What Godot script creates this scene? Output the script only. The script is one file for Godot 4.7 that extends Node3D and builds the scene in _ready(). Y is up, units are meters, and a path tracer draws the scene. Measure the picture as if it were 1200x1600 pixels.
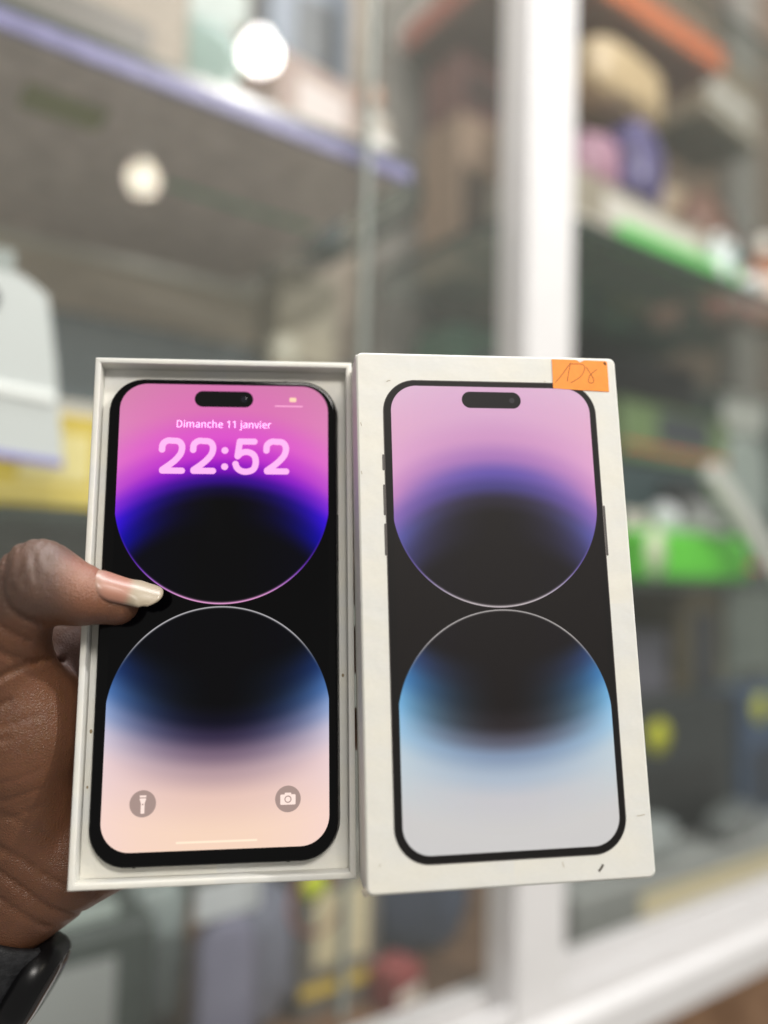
extends Node3D
# A hand holds an open phone carton (tray with phone, lid beside it) in front of an aluminium and glass shop cabinet.
# Held things are written in millimetres in their own frames; the cabinet has a frame of its own: u along its front, v up, w out of its front.

const CAB_AT := Vector3(0.1654, 0.8320, -0.8780)
const CAB_SIZE := 1.42   # cabinet drawings are to this scale: its posts are 76 mm wide
const CAB_TURN := 35.4
const TRAY_AT := Vector3(-0.05547, 1.38513, -0.27718)
const TRAY_TURN := Vector3(-6.925, 5.5, 1.862)
const LID_AT := Vector3(0.04003, 1.38854, -0.26983)
const LID_TURN := Vector3(-6.617, 7.198, 2.202)
const MM := 0.001

var rng := RandomNumberGenerator.new()
var taken := {}

# ------------------------------------------------------------------ naming
func numbered(n: String) -> String:
	if not taken.has(n):
		taken[n] = 0
		return n
	taken[n] += 1
	return "%s_%03d" % [n, taken[n]]

func tag(o: Node, label: String, category := "", group := "", kind := "") -> void:
	if label: o.set_meta("label", label)
	if category: o.set_meta("category", category)
	if group: o.set_meta("group", group)
	if kind: o.set_meta("kind", kind)

func thing(n: String, label: String, category: String, at: Vector3, turn := Vector3.ZERO, group := "") -> Node3D:
	var o := Node3D.new()
	o.name = numbered(n)
	add_child(o)
	o.position = at
	o.rotation_degrees = turn
	tag(o, label, category, group)
	return o

func part(n: String, mesh: Mesh, m: Material, parent: Node, at := Vector3.ZERO, turn := Vector3.ZERO) -> MeshInstance3D:
	var o := MeshInstance3D.new()
	o.name = n
	o.mesh = mesh
	o.material_override = m
	parent.add_child(o, true)
	o.position = at
	o.rotation_degrees = turn
	return o

func cab_point(u: float, v: float, w: float) -> Vector3:
	return CAB_AT + Basis(Vector3.UP, deg_to_rad(CAB_TURN)) * Vector3(u, v, w) * CAB_SIZE

func cab_thing(n: String, label: String, category: String, u: float, v: float, w: float, turn := 0.0, group := "") -> Node3D:
	var o := thing(n, label, category, cab_point(u, v, w), Vector3(0, CAB_TURN + turn, 0), group)
	o.scale = Vector3.ONE * CAB_SIZE
	return o

# ------------------------------------------------------------------ materials
func rgb(r: float, g: float, b: float) -> Color:
	return Color(r / 255.0, g / 255.0, b / 255.0)

func plain(c: Color, rough := 0.6, metal := 0.0, spec := 0.5) -> StandardMaterial3D:
	var m := StandardMaterial3D.new()
	m.albedo_color = c
	m.roughness = rough
	m.metallic = metal
	m.metallic_specular = spec
	return m

func noise_tex(freq: float, lo: Color, hi: Color, size := 256, sd := 1, octaves := 4) -> NoiseTexture2D:
	var n := FastNoiseLite.new()
	n.seed = sd
	n.noise_type = FastNoiseLite.TYPE_SIMPLEX_SMOOTH
	n.frequency = freq
	n.fractal_octaves = octaves
	var t := NoiseTexture2D.new()
	t.width = size
	t.height = size
	t.seamless = true
	t.noise = n
	var g := Gradient.new()
	g.set_color(0, lo)
	g.set_color(1, hi)
	t.color_ramp = g
	return t

# a surface whose tone wanders a little, with fine relief
func grained(c: Color, spread: float, scale: float, rough := 0.6, metal := 0.0, relief := 0.0, sd := 1) -> StandardMaterial3D:
	var m := plain(Color.WHITE, rough, metal)
	m.albedo_texture = noise_tex(0.02, c.darkened(spread), c.lightened(spread * 0.6), 256, sd)
	m.uv1_triplanar = true
	m.uv1_scale = Vector3.ONE * scale
	if relief > 0.0:
		m.heightmap_enabled = true
		m.heightmap_texture = noise_tex(0.06, Color.BLACK, Color.WHITE, 256, sd + 9)
		m.heightmap_scale = relief
	return m

func glass_mat(c: Color, alpha: float, rough := 0.0) -> StandardMaterial3D:
	var m := plain(Color(c.r, c.g, c.b, alpha), rough)
	m.metallic_specular = 0.34
	m.transparency = BaseMaterial3D.TRANSPARENCY_ALPHA
	return m

func glow(c: Color, energy: float) -> StandardMaterial3D:
	var m := plain(c, 0.5)
	m.emission_enabled = true
	m.emission = c
	m.emission_energy_multiplier = energy
	return m

# ------------------------------------------------------------------ meshes
func tri(st: SurfaceTool, a: Vector3, b: Vector3, c: Vector3, out: Vector3) -> void:
	# front faces run clockwise seen from outside
	if (b - a).cross(c - a).dot(out) > 0.0:
		var t := b
		b = c
		c = t
	st.add_vertex(a)
	st.add_vertex(b)
	st.add_vertex(c)

func quad(st: SurfaceTool, a: Vector3, b: Vector3, c: Vector3, d: Vector3, out: Vector3) -> void:
	tri(st, a, b, c, out)
	tri(st, a, c, d, out)

# box whose edges are chamfered by b; origin at its middle
func box(sx: float, sy: float, sz: float, b: float) -> ArrayMesh:
	var st := SurfaceTool.new()
	st.begin(Mesh.PRIMITIVE_TRIANGLES)
	st.set_smooth_group(-1)
	var h := Vector3(sx, sy, sz) * 0.5
	b = minf(b, minf(h.x, minf(h.y, h.z)) * 0.9)
	var p := func(s: Vector3, axis: int) -> Vector3:
		var q := Vector3(s.x * (h.x - b), s.y * (h.y - b), s.z * (h.z - b))
		q[axis] = s[axis] * h[axis]
		return q
	for axis in 3:
		var j := (axis + 1) % 3
		var k := (axis + 2) % 3
		for s in [-1.0, 1.0]:
			var pts := []
			for t in [[-1.0, -1.0], [1.0, -1.0], [1.0, 1.0], [-1.0, 1.0]]:
				var e := Vector3.ZERO
				e[axis] = s
				e[j] = t[0]
				e[k] = t[1]
				pts.append(p.call(e, axis))
			var out := Vector3.ZERO
			out[axis] = s
			quad(st, pts[0], pts[1], pts[2], pts[3], out)
		for sj in [-1.0, 1.0]:
			for sk in [-1.0, 1.0]:
				var e0 := Vector3.ZERO
				e0[j] = sj
				e0[k] = sk
				var e1 := e0
				e0[axis] = -1.0
				e1[axis] = 1.0
				var o2 := Vector3.ZERO
				o2[j] = sj
				o2[k] = sk
				quad(st, p.call(e0, j), p.call(e1, j), p.call(e1, k), p.call(e0, k), o2)
	for sx2 in [-1.0, 1.0]:
		for sy2 in [-1.0, 1.0]:
			for sz2 in [-1.0, 1.0]:
				var e := Vector3(sx2, sy2, sz2)
				tri(st, p.call(e, 0), p.call(e, 1), p.call(e, 2), e)
	st.generate_normals()
	return st.commit()

func rr(hw: float, hh: float, r: float, n := 8) -> PackedVector2Array:
	var out := PackedVector2Array()
	for q in 4:
		var c := Vector2((hw - r) * (1 if q == 0 or q == 3 else -1), (hh - r) * (1 if q < 2 else -1))
		for i in n + 1:
			var a := (q + float(i) / n) * PI / 2
			out.append(c + Vector2(cos(a), sin(a)) * r)
	return out

# solid of rounded rectangles: profile is a list of [inset, z], lowest z first
func rr_solid(hw: float, hh: float, r: float, profile: Array, n := 8, uv_hw := 0.0, uv_hh := 0.0) -> ArrayMesh:
	var st := SurfaceTool.new()
	st.begin(Mesh.PRIMITIVE_TRIANGLES)
	var rings := []
	for q in profile:
		var flat := rr(hw - q[0], hh - q[0], maxf(r - q[0], 0.00002), n)
		var ring := PackedVector3Array()
		for f in flat:
			ring.append(Vector3(f.x, f.y, q[1]))
		rings.append(ring)
	var uw := uv_hw if uv_hw > 0.0 else hw
	var uh := uv_hh if uv_hh > 0.0 else hh
	var count: int = rings[0].size()
	st.set_smooth_group(0)
	st.set_uv(Vector2(0.5, 0.5))
	for k in rings.size() - 1:
		for i in count:
			var j := (i + 1) % count
			var a: Vector3 = rings[k][i]
			var b: Vector3 = rings[k][j]
			var c: Vector3 = rings[k + 1][j]
			var d: Vector3 = rings[k + 1][i]
			var mid := (a + b + c + d) * 0.25
			var dz: float = d.z - a.z
			var out := Vector3(mid.x, mid.y, 0).normalized() * maxf(absf(dz), 1e-6)
			out.z = (Vector2(a.x, a.y).length() - Vector2(d.x, d.y).length()) * (1.0 if dz >= 0 else -1.0)
			quad(st, a, b, c, d, out)
	st.set_smooth_group(-1)
	for e in [[0, -1.0], [rings.size() - 1, 1.0]]:
		var ring: PackedVector3Array = rings[e[0]]
		var z: float = ring[0].z
		for i in count:
			var p := [Vector3(0, 0, z), ring[i], ring[(i + 1) % count]]
			if e[1] > 0:
				p = [p[0], p[2], p[1]]
			for v in p:
				st.set_uv(Vector2(v.x / uw * 0.5 + 0.5, 0.5 - v.y / uh * 0.5))
				st.add_vertex(v)
	st.generate_normals()
	return st.commit()

# straight bar of any cross-section (x, y), extruded along z from 0 to length
func bar(poly: PackedVector2Array, length: float) -> ArrayMesh:
	var st := SurfaceTool.new()
	st.begin(Mesh.PRIMITIVE_TRIANGLES)
	st.set_smooth_group(-1)
	var area := 0.0
	for i in poly.size():
		area += poly[i].cross(poly[(i + 1) % poly.size()])
	for i in poly.size():
		var a := poly[i]
		var b := poly[(i + 1) % poly.size()]
		var e := b - a
		var out := Vector3(e.y, -e.x, 0) * signf(area)
		quad(st, Vector3(a.x, a.y, 0), Vector3(b.x, b.y, 0), Vector3(b.x, b.y, length), Vector3(a.x, a.y, length), out)
	var ix := Geometry2D.triangulate_polygon(poly)
	for i in range(0, ix.size(), 3):
		for z in [0.0, length]:
			tri(st, Vector3(poly[ix[i]].x, poly[ix[i]].y, z), Vector3(poly[ix[i + 1]].x, poly[ix[i + 1]].y, z), Vector3(poly[ix[i + 2]].x, poly[ix[i + 2]].y, z), Vector3(0, 0, -1 if z == 0.0 else 1))
	st.generate_normals()
	return st.commit()

# body of revolution about y: profile of (radius, height), lowest first
func lathe(profile: Array, n := 24) -> ArrayMesh:
	var st := SurfaceTool.new()
	st.begin(Mesh.PRIMITIVE_TRIANGLES)
	st.set_smooth_group(0)
	for k in profile.size() - 1:
		for i in n:
			var a0 := TAU * i / n
			var a1 := TAU * (i + 1) / n
			var p: Vector2 = profile[k]
			var q: Vector2 = profile[k + 1]
			var d := q - p
			var am := (a0 + a1) * 0.5
			var out := Vector3(cos(am) * d.y, -d.x, sin(am) * d.y)
			var A := Vector3(cos(a0) * p.x, p.y, sin(a0) * p.x)
			var B := Vector3(cos(a1) * p.x, p.y, sin(a1) * p.x)
			var C := Vector3(cos(a1) * q.x, q.y, sin(a1) * q.x)
			var D := Vector3(cos(a0) * q.x, q.y, sin(a0) * q.x)
			if p.x > 1e-7: tri(st, A, B, C, out)
			if q.x > 1e-7: tri(st, A, C, D, out)
	st.generate_normals()
	return st.commit()

# crumpled bag: a super-ellipsoid with folds, standing on y = 0
func bag(sx: float, sy: float, sz: float, crumple: float, sd: int) -> ArrayMesh:
	var nz := FastNoiseLite.new()
	nz.seed = sd
	nz.noise_type = FastNoiseLite.TYPE_CELLULAR
	nz.frequency = 1.3
	nz.cellular_return_type = FastNoiseLite.RETURN_DISTANCE
	var st := SurfaceTool.new()
	st.begin(Mesh.PRIMITIVE_TRIANGLES)
	st.set_smooth_group(0)
	var nu := 36
	var nv := 20
	var at := func(i: int, j: int) -> Vector3:
		var a := TAU * (i % nu) / nu
		var b := PI * j / nv - PI / 2
		var d := Vector3(signf(cos(a)) * pow(absf(cos(a)), 0.6) * pow(absf(cos(b)), 0.5), signf(sin(b)) * pow(absf(sin(b)), 0.6), signf(sin(a)) * pow(absf(sin(a)), 0.6) * pow(absf(cos(b)), 0.5))
		var k := 1.0 + crumple * nz.get_noise_3dv(d * 2.0)
		var p := Vector3(d.x * sx, d.y * sy, d.z * sz) * 0.5 * k
		p.y = maxf(p.y, -sy * 0.46) + sy * 0.46
		return p
	for i in nu:
		for j in nv:
			var a: Vector3 = at.call(i, j)
			var b: Vector3 = at.call(i + 1, j)
			var c: Vector3 = at.call(i + 1, j + 1)
			var d: Vector3 = at.call(i, j + 1)
			var mid := (a + b + c + d) * 0.25 - Vector3(0, sy * 0.46, 0)
			if j > 0: tri(st, a, b, c, mid)
			if j < nv - 1: tri(st, a, c, d, mid)
	st.generate_normals()
	return st.commit()

# flat ribbon of ink along a line, lying in the plane z
func ink(points: Array, width: float, z: float) -> ArrayMesh:
	var st := SurfaceTool.new()
	st.begin(Mesh.PRIMITIVE_TRIANGLES)
	st.set_smooth_group(-1)
	var line := []
	for i in points.size():
		line.append(Vector2(points[i][0], points[i][1]) * MM)
	for _k in 2:
		var next := [line[0]]
		for i in line.size() - 1:
			next.append(line[i].lerp(line[i + 1], 0.25))
			next.append(line[i].lerp(line[i + 1], 0.75))
		next.append(line[-1])
		line = next
	for i in line.size() - 1:
		var a: Vector2 = line[i]
		var b: Vector2 = line[i + 1]
		var n := (b - a).orthogonal().normalized() * width * 0.5
		var e := (b - a).normalized() * width * 0.3
		quad(st, Vector3(a.x + n.x - e.x, a.y + n.y - e.y, z), Vector3(b.x + n.x + e.x, b.y + n.y + e.y, z), Vector3(b.x - n.x + e.x, b.y - n.y + e.y, z), Vector3(a.x - n.x - e.x, a.y - n.y - e.y, z), Vector3(0, 0, 1))
	st.generate_normals()
	return st.commit()

# ------------------------------------------------------------------ pictures
func ramp(stops: Array, s: float) -> Vector3:
	if s <= stops[0][0]:
		return stops[0][1]
	for i in range(1, stops.size()):
		if s <= stops[i][0]:
			var t: float = (s - stops[i - 1][0]) / (stops[i][0] - stops[i - 1][0])
			t = t * t * (3.0 - 2.0 * t) * 0.5 + t * 0.5
			return stops[i - 1][1].lerp(stops[i][1], t)
	return stops[-1][1]

# the two-globe wallpaper at (x, y) millimetres from the screen's middle; pal holds its dyes
func wallpaper(x: float, y: float, half: float, pal: Dictionary) -> Vector3:
	var k := half / 37.3
	x /= k
	y /= k
	var R := 37.6
	var side := clampf(pow(absf(x) / 37.0, 2.0), 0.0, 1.0)
	var cy := 0.3 + R
	var d := Vector2(x, y - cy).length() if y < cy else absf(x)
	if y > 0.0 and d < R + 0.25 or y >= cy:
		var s := Vector2(x, y + 20.5).length() - 60.0
		var c := ramp(pal.top, s).lerp(ramp(pal.top_side, s), side)
		if y < cy:
			var low := (cy - y) / R
			var line := exp(-pow((R - d) / lerpf(0.32, 0.62, low * low), 2.0)) * smoothstep(0.15, 0.75, low)
			c = c.lerp(pal.line_side.lerp(pal.line, smoothstep(0.55, 0.98, low)), line)
			c = c.lerp(pal.black, smoothstep(R - 0.1, R + 0.25, d))
		return c
	cy = -0.5 - R
	d = Vector2(x, y - cy).length() if y > cy else absf(x)
	if y <= 0.0 and d < R + 0.25 or y <= cy:
		var s := Vector2(x, y - 38.0).length() - 73.0
		var c := ramp(pal.low, s).lerp(ramp(pal.low_side, s), side)
		if y > cy:
			var high := (y - cy) / R
			var line := exp(-pow((R - d) / 0.44, 2.0)) * smoothstep(0.35, 0.8, high)
			c = c.lerp(pal.line_low, line)
			c = c.lerp(pal.black, smoothstep(R - 0.1, R + 0.25, d))
		return c
	return pal.black

func v3(r: float, g: float, b: float) -> Vector3:
	return Vector3(r, g, b)

func stroke_dist(p: Vector2, line: PackedVector2Array) -> float:
	var best := 1e9
	for i in line.size() - 1:
		var q := Geometry2D.get_closest_point_to_segment(p, line[i], line[i + 1])
		best = minf(best, p.distance_squared_to(q))
	return sqrt(best)

func smooth_line(pts: Array, passes := 2) -> PackedVector2Array:
	var line := PackedVector2Array()
	for q in pts:
		line.append(Vector2(q[0], q[1]))
	for _k in passes:
		var next := PackedVector2Array([line[0]])
		for i in line.size() - 1:
			next.append(line[i].lerp(line[i + 1], 0.25))
			next.append(line[i].lerp(line[i + 1], 0.75))
		next.append(line[-1])
		line = next
	return line

# lays colour c on the image where dist(p) < 0 (p in millimetres, y up, origin in the middle)
func lay(im: Image, per: float, lo: Vector2, hi: Vector2, c: Color, dist: Callable) -> void:
	var w := im.get_width()
	var h := im.get_height()
	for py in range(maxi(0, int(h / 2.0 - hi.y * per)), mini(h, int(h / 2.0 - lo.y * per) + 1)):
		for px in range(maxi(0, int(w / 2.0 + lo.x * per)), mini(w, int(w / 2.0 + hi.x * per) + 1)):
			var p := Vector2((px + 0.5 - w / 2.0) / per, (h / 2.0 - py - 0.5) / per)
			var a: float = clampf(0.5 - dist.call(p) * per, 0.0, 1.0) * c.a
			if a > 0.0:
				im.set_pixel(px, py, im.get_pixel(px, py).lerp(Color(c.r, c.g, c.b), a))

func pill(p: Vector2, c: Vector2, hx: float, r: float) -> float:
	var q := p - c
	return Vector2(maxf(absf(q.x) - hx + r, 0.0), q.y).length() - r

func rbox(p: Vector2, c: Vector2, hx: float, hy: float, r: float) -> float:
	var q := (p - c).abs() - Vector2(hx - r, hy - r)
	return Vector2(maxf(q.x, 0), maxf(q.y, 0)).length() + minf(maxf(q.x, q.y), 0.0) - r

func gradient_image(hw: float, hh: float, per: float, half: float, pal: Dictionary) -> Image:
	var w := int(hw * 2 * per)
	var h := int(hh * 2 * per)
	var bytes := PackedByteArray()
	bytes.resize(w * h * 3)
	var k := 0
	for py in h:
		var y := (h / 2.0 - py - 0.5) / per
		for px in w:
			var c := wallpaper((px + 0.5 - w / 2.0) / per, y, half, pal)
			bytes[k] = int(c.x)
			bytes[k + 1] = int(c.y)
			bytes[k + 2] = int(c.z)
			k += 3
	return Image.create_from_data(w, h, false, Image.FORMAT_RGB8, bytes)

func display_image() -> Image:
	var pal := {
		"black": v3(1, 1, 2), "line": v3(246, 170, 226), "line_side": v3(110, 45, 205), "line_low": v3(205, 202, 205),
		"top": [[-3.0, v3(2, 2, 4)], [1.0, v3(10, 3, 42)], [5.0, v3(50, 4, 128)], [9.0, v3(128, 12, 184)], [14.0, v3(190, 48, 198)], [21.0, v3(216, 82, 198)], [32.0, v3(214, 112, 176)], [50.0, v3(204, 122, 166)]],
		"top_side": [[-14.0, v3(2, 3, 22)], [-6.0, v3(16, 6, 172)], [1.0, v3(52, 14, 214)], [6.0, v3(120, 40, 208)], [12.0, v3(186, 76, 202)], [20.0, v3(218, 108, 196)], [32.0, v3(216, 128, 180)], [50.0, v3(204, 128, 164)]],
		"low": [[-2.0, v3(2, 2, 5)], [4.0, v3(10, 9, 26)], [9.0, v3(48, 40, 66)], [15.0, v3(118, 98, 118)], [21.0, v3(178, 150, 156)], [29.0, v3(226, 192, 180)], [40.0, v3(240, 208, 186)]],
		"low_side": [[-16.0, v3(3, 5, 16)], [-6.0, v3(26, 54, 112)], [2.0, v3(72, 112, 172)], [9.0, v3(138, 158, 200)], [16.0, v3(198, 190, 208)], [24.0, v3(228, 202, 204)], [40.0, v3(240, 208, 198)]],
	}
	var per := 8.0
	var im := gradient_image(37.2, 80.0, per, 37.3, pal)
	# clock
	var pink := rgb(255, 182, 240)
	var top2 := smooth_line([[0.06, 0.70], [0.07, 0.90], [0.30, 1.02], [0.50, 1.0], [0.80, 1.0], [0.96, 0.84], [0.93, 0.62], [0.80, 0.46], [0.55, 0.27], [0.10, 0.03]], 3)
	top2.append(Vector2(0.10, 0.0))
	top2.append(Vector2(0.96, 0.0))
	var five := PackedVector2Array([Vector2(0.88, 1.0), Vector2(0.22, 1.0), Vector2(0.13, 0.50)])
	five.append_array(smooth_line([[0.13, 0.50], [0.30, 0.63], [0.62, 0.66], [0.90, 0.54], [0.97, 0.30], [0.88, 0.06], [0.62, -0.02], [0.36, -0.02], [0.12, 0.08], [0.04, 0.24]], 3))
	var y0 := 47.75
	for g in [[-22.4, top2], [-11.5, top2], [3.7, five], [14.5, top2]]:
		var line := PackedVector2Array()
		for q in g[1]:
			line.append(Vector2(g[0] + q.x * 7.9, y0 + q.y * 11.0))
		lay(im, per, Vector2(g[0] - 1.5, y0 - 1.5), Vector2(g[0] + 9.5, y0 + 13.0), pink, func(p: Vector2) -> float: return stroke_dist(p, line) - 1.14)
	for dy in [1.6, 7.6]:
		lay(im, per, Vector2(-1.5, y0 + dy - 1.6), Vector2(2.0, y0 + dy + 1.6), pink, func(p: Vector2) -> float: return p.distance_to(Vector2(0.2, y0 + dy)) - 1.25)
	# battery mark and its line
	lay(im, per, Vector2(22, 73), Vector2(27, 77), rgb(252, 214, 182), func(p: Vector2) -> float: return rbox(p, Vector2(24.4, 74.8), 1.25, 0.85, 0.5))
	lay(im, per, Vector2(17, 71), Vector2(29, 73.5), rgb(255, 178, 220), func(p: Vector2) -> float: return pill(p, Vector2(22.9, 72.3), 5.1, 0.22))
	# shortcuts and home line
	for cx in [-24.0, 23.4]:
		lay(im, per, Vector2(cx - 5, -70), Vector2(cx + 5, -60), rgb(164, 141, 134), func(p: Vector2) -> float: return p.distance_to(Vector2(cx, -64.9)) - 4.25)
	var pale := rgb(250, 226, 216)
	lay(im, per, Vector2(-27, -69), Vector2(-21, -61), pale, func(p: Vector2) -> float: return rbox(p, Vector2(-24, -62.6), 1.05, 0.32, 0.1))
	lay(im, per, Vector2(-27, -69), Vector2(-21, -61), pale, func(p: Vector2) -> float: return maxf(rbox(p, Vector2(-24, -65.6), 1.05, 2.4, 0.1), absf(p.x + 24.0) - lerpf(0.62, 1.0, clampf((p.y + 64.8) / 1.2, 0, 1))))
	lay(im, per, Vector2(-27, -69), Vector2(-21, -61), rgb(164, 141, 134), func(p: Vector2) -> float: return p.distance_to(Vector2(-24, -65.1)) - 0.26)
	lay(im, per, Vector2(19, -69), Vector2(28, -61), pale, func(p: Vector2) -> float: return minf(rbox(p, Vector2(23.4, -65.1), 2.55, 1.65, 0.4), rbox(p, Vector2(23.4, -63.5), 1.1, 0.6, 0.25)))
	lay(im, per, Vector2(19, -69), Vector2(28, -61), rgb(164, 141, 134), func(p: Vector2) -> float: return absf(p.distance_to(Vector2(23.4, -65.0)) - 1.0) - 0.17)
	lay(im, per, Vector2(-16, -80), Vector2(16, -73), rgb(252, 232, 206), func(p: Vector2) -> float: return pill(p, Vector2(0.2, -77.5), 13.2, 0.32))
	return im

func print_image() -> Image:
	var pal := {
		"black": v3(29, 26, 26), "line": v3(206, 198, 208), "line_side": v3(112, 96, 184), "line_low": v3(186, 184, 188),
		"top": [[-6.0, v3(30, 27, 28)], [-1.0, v3(42, 38, 52)], [4.0, v3(70, 63, 130)], [9.0, v3(98, 82, 170)], [15.0, v3(164, 116, 186)], [22.0, v3(198, 146, 196)], [32.0, v3(208, 164, 204)], [50.0, v3(212, 178, 210)]],
		"top_side": [[-19.0, v3(32, 30, 38)], [-11.0, v3(66, 66, 124)], [-3.0, v3(94, 94, 178)], [4.0, v3(134, 104, 184)], [11.0, v3(192, 136, 196)], [20.0, v3(214, 160, 206)], [32.0, v3(216, 168, 204)], [50.0, v3(214, 182, 212)]],
		"low": [[-2.0, v3(29, 26, 27)], [5.0, v3(43, 39, 43)], [10.0, v3(86, 88, 106)], [15.0, v3(130, 150, 182)], [22.0, v3(170, 186, 208)], [29.0, v3(196, 198, 208)], [40.0, v3(203, 204, 209)]],
		"low_side": [[-18.0, v3(30, 29, 37)], [-11.0, v3(54, 84, 148)], [-4.0, v3(70, 136, 206)], [4.0, v3(112, 174, 224)], [12.0, v3(150, 194, 230)], [21.0, v3(188, 206, 222)], [40.0, v3(204, 205, 210)]],
	}
	var per := 8.0
	var im := gradient_image(38.4, 79.7, per, 35.75, pal)
	# printed bezel with its fine metal edge
	var bezel := func(p: Vector2) -> float: return -rbox(p, Vector2(0.2, 0.3), 35.75, 77.2, 9.2)
	for strip in [[Vector2(-38.4, -79.7), Vector2(-24, 79.7)], [Vector2(24, -79.7), Vector2(38.4, 79.7)], [Vector2(-24, 66), Vector2(24, 79.7)], [Vector2(-24, -79.7), Vector2(24, -66)]]:
		lay(im, per, strip[0], strip[1], rgb(27, 25, 25), bezel)
		lay(im, per, strip[0], strip[1], rgb(118, 112, 110), func(p: Vector2) -> float: return -rbox(p, Vector2.ZERO, 38.0, 79.3, 11.2))
	lay(im, per, Vector2(-12, 68), Vector2(12, 77), rgb(26, 24, 26), func(p: Vector2) -> float: return pill(p, Vector2(0.2, 72.7), 10.6, 2.95))
	lay(im, per, Vector2(4, 68), Vector2(12, 77), rgb(54, 52, 58), func(p: Vector2) -> float: return p.distance_to(Vector2(7.6, 72.7)) - 1.0)
	return im

# white card with faint stains and scuffs
func card_image(sd: int) -> Image:
	var n := FastNoiseLite.new()
	n.seed = sd
	n.frequency = 0.012
	n.fractal_octaves = 5
	var f := FastNoiseLite.new()
	f.seed = sd + 5
	f.frequency = 0.25
	var im := Image.create(256, 512, false, Image.FORMAT_RGB8)
	for y in 512:
		for x in 256:
			var a := n.get_noise_2d(x, y)
			var b := f.get_noise_2d(x, y)
			var c := 0.885 + 0.010 * b
			im.set_pixel(x, y, Color(c + 0.022 * a, c - 0.005 + 0.012 * a, c - 0.03 - 0.012 * a))
	return im

# ------------------------------------------------------------------ hand
var bones := []          # [a, b, ra, rb] in tray millimetres
var creases := []        # [points, width, depth, deepest z]

func sdf(p: Vector3, near: Array) -> float:
	var d := 1e9
	for i in near:
		var q: Array = bones[i]
		var a: Vector3 = q[0]
		var ab: Vector3 = q[4]
		var t := clampf((p - a).dot(ab) * q[5], 0.0, 1.0)
		var e: float = (p - a - ab * t).length() - lerpf(q[2], q[3], t)
		var k: float = q[6]
		if d > 1e8:
			d = e
		else:
			var h := maxf(k - absf(d - e), 0.0) / k
			d = minf(d, e) - h * h * k * 0.25
	if absf(d) < 4.0:
		var xy := Vector2(p.x, p.y)
		for c in creases:
			if p.z > c[3] and c[4].has_point(xy):
				var s := stroke_dist(xy, c[0])
				if s < c[1] * 2.5:
					d += c[2] * exp(-s * s / (c[1] * c[1]))
	return d

func bone(a: Vector3, b: Vector3, ra: float, rb: float, k := 6.0) -> void:
	bones.append([a, b, ra, rb, b - a, 1.0 / maxf((b - a).length_squared(), 1e-6), k])

func crease(pts: Array, width: float, depth: float, deepest := -46.0) -> void:
	var line := smooth_line(pts, 2)
	var r := Rect2(line[0], Vector2.ZERO)
	for q in line:
		r = r.expand(q)
	creases.append([line, width, depth, deepest, r.grow(width * 3.0)])

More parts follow.
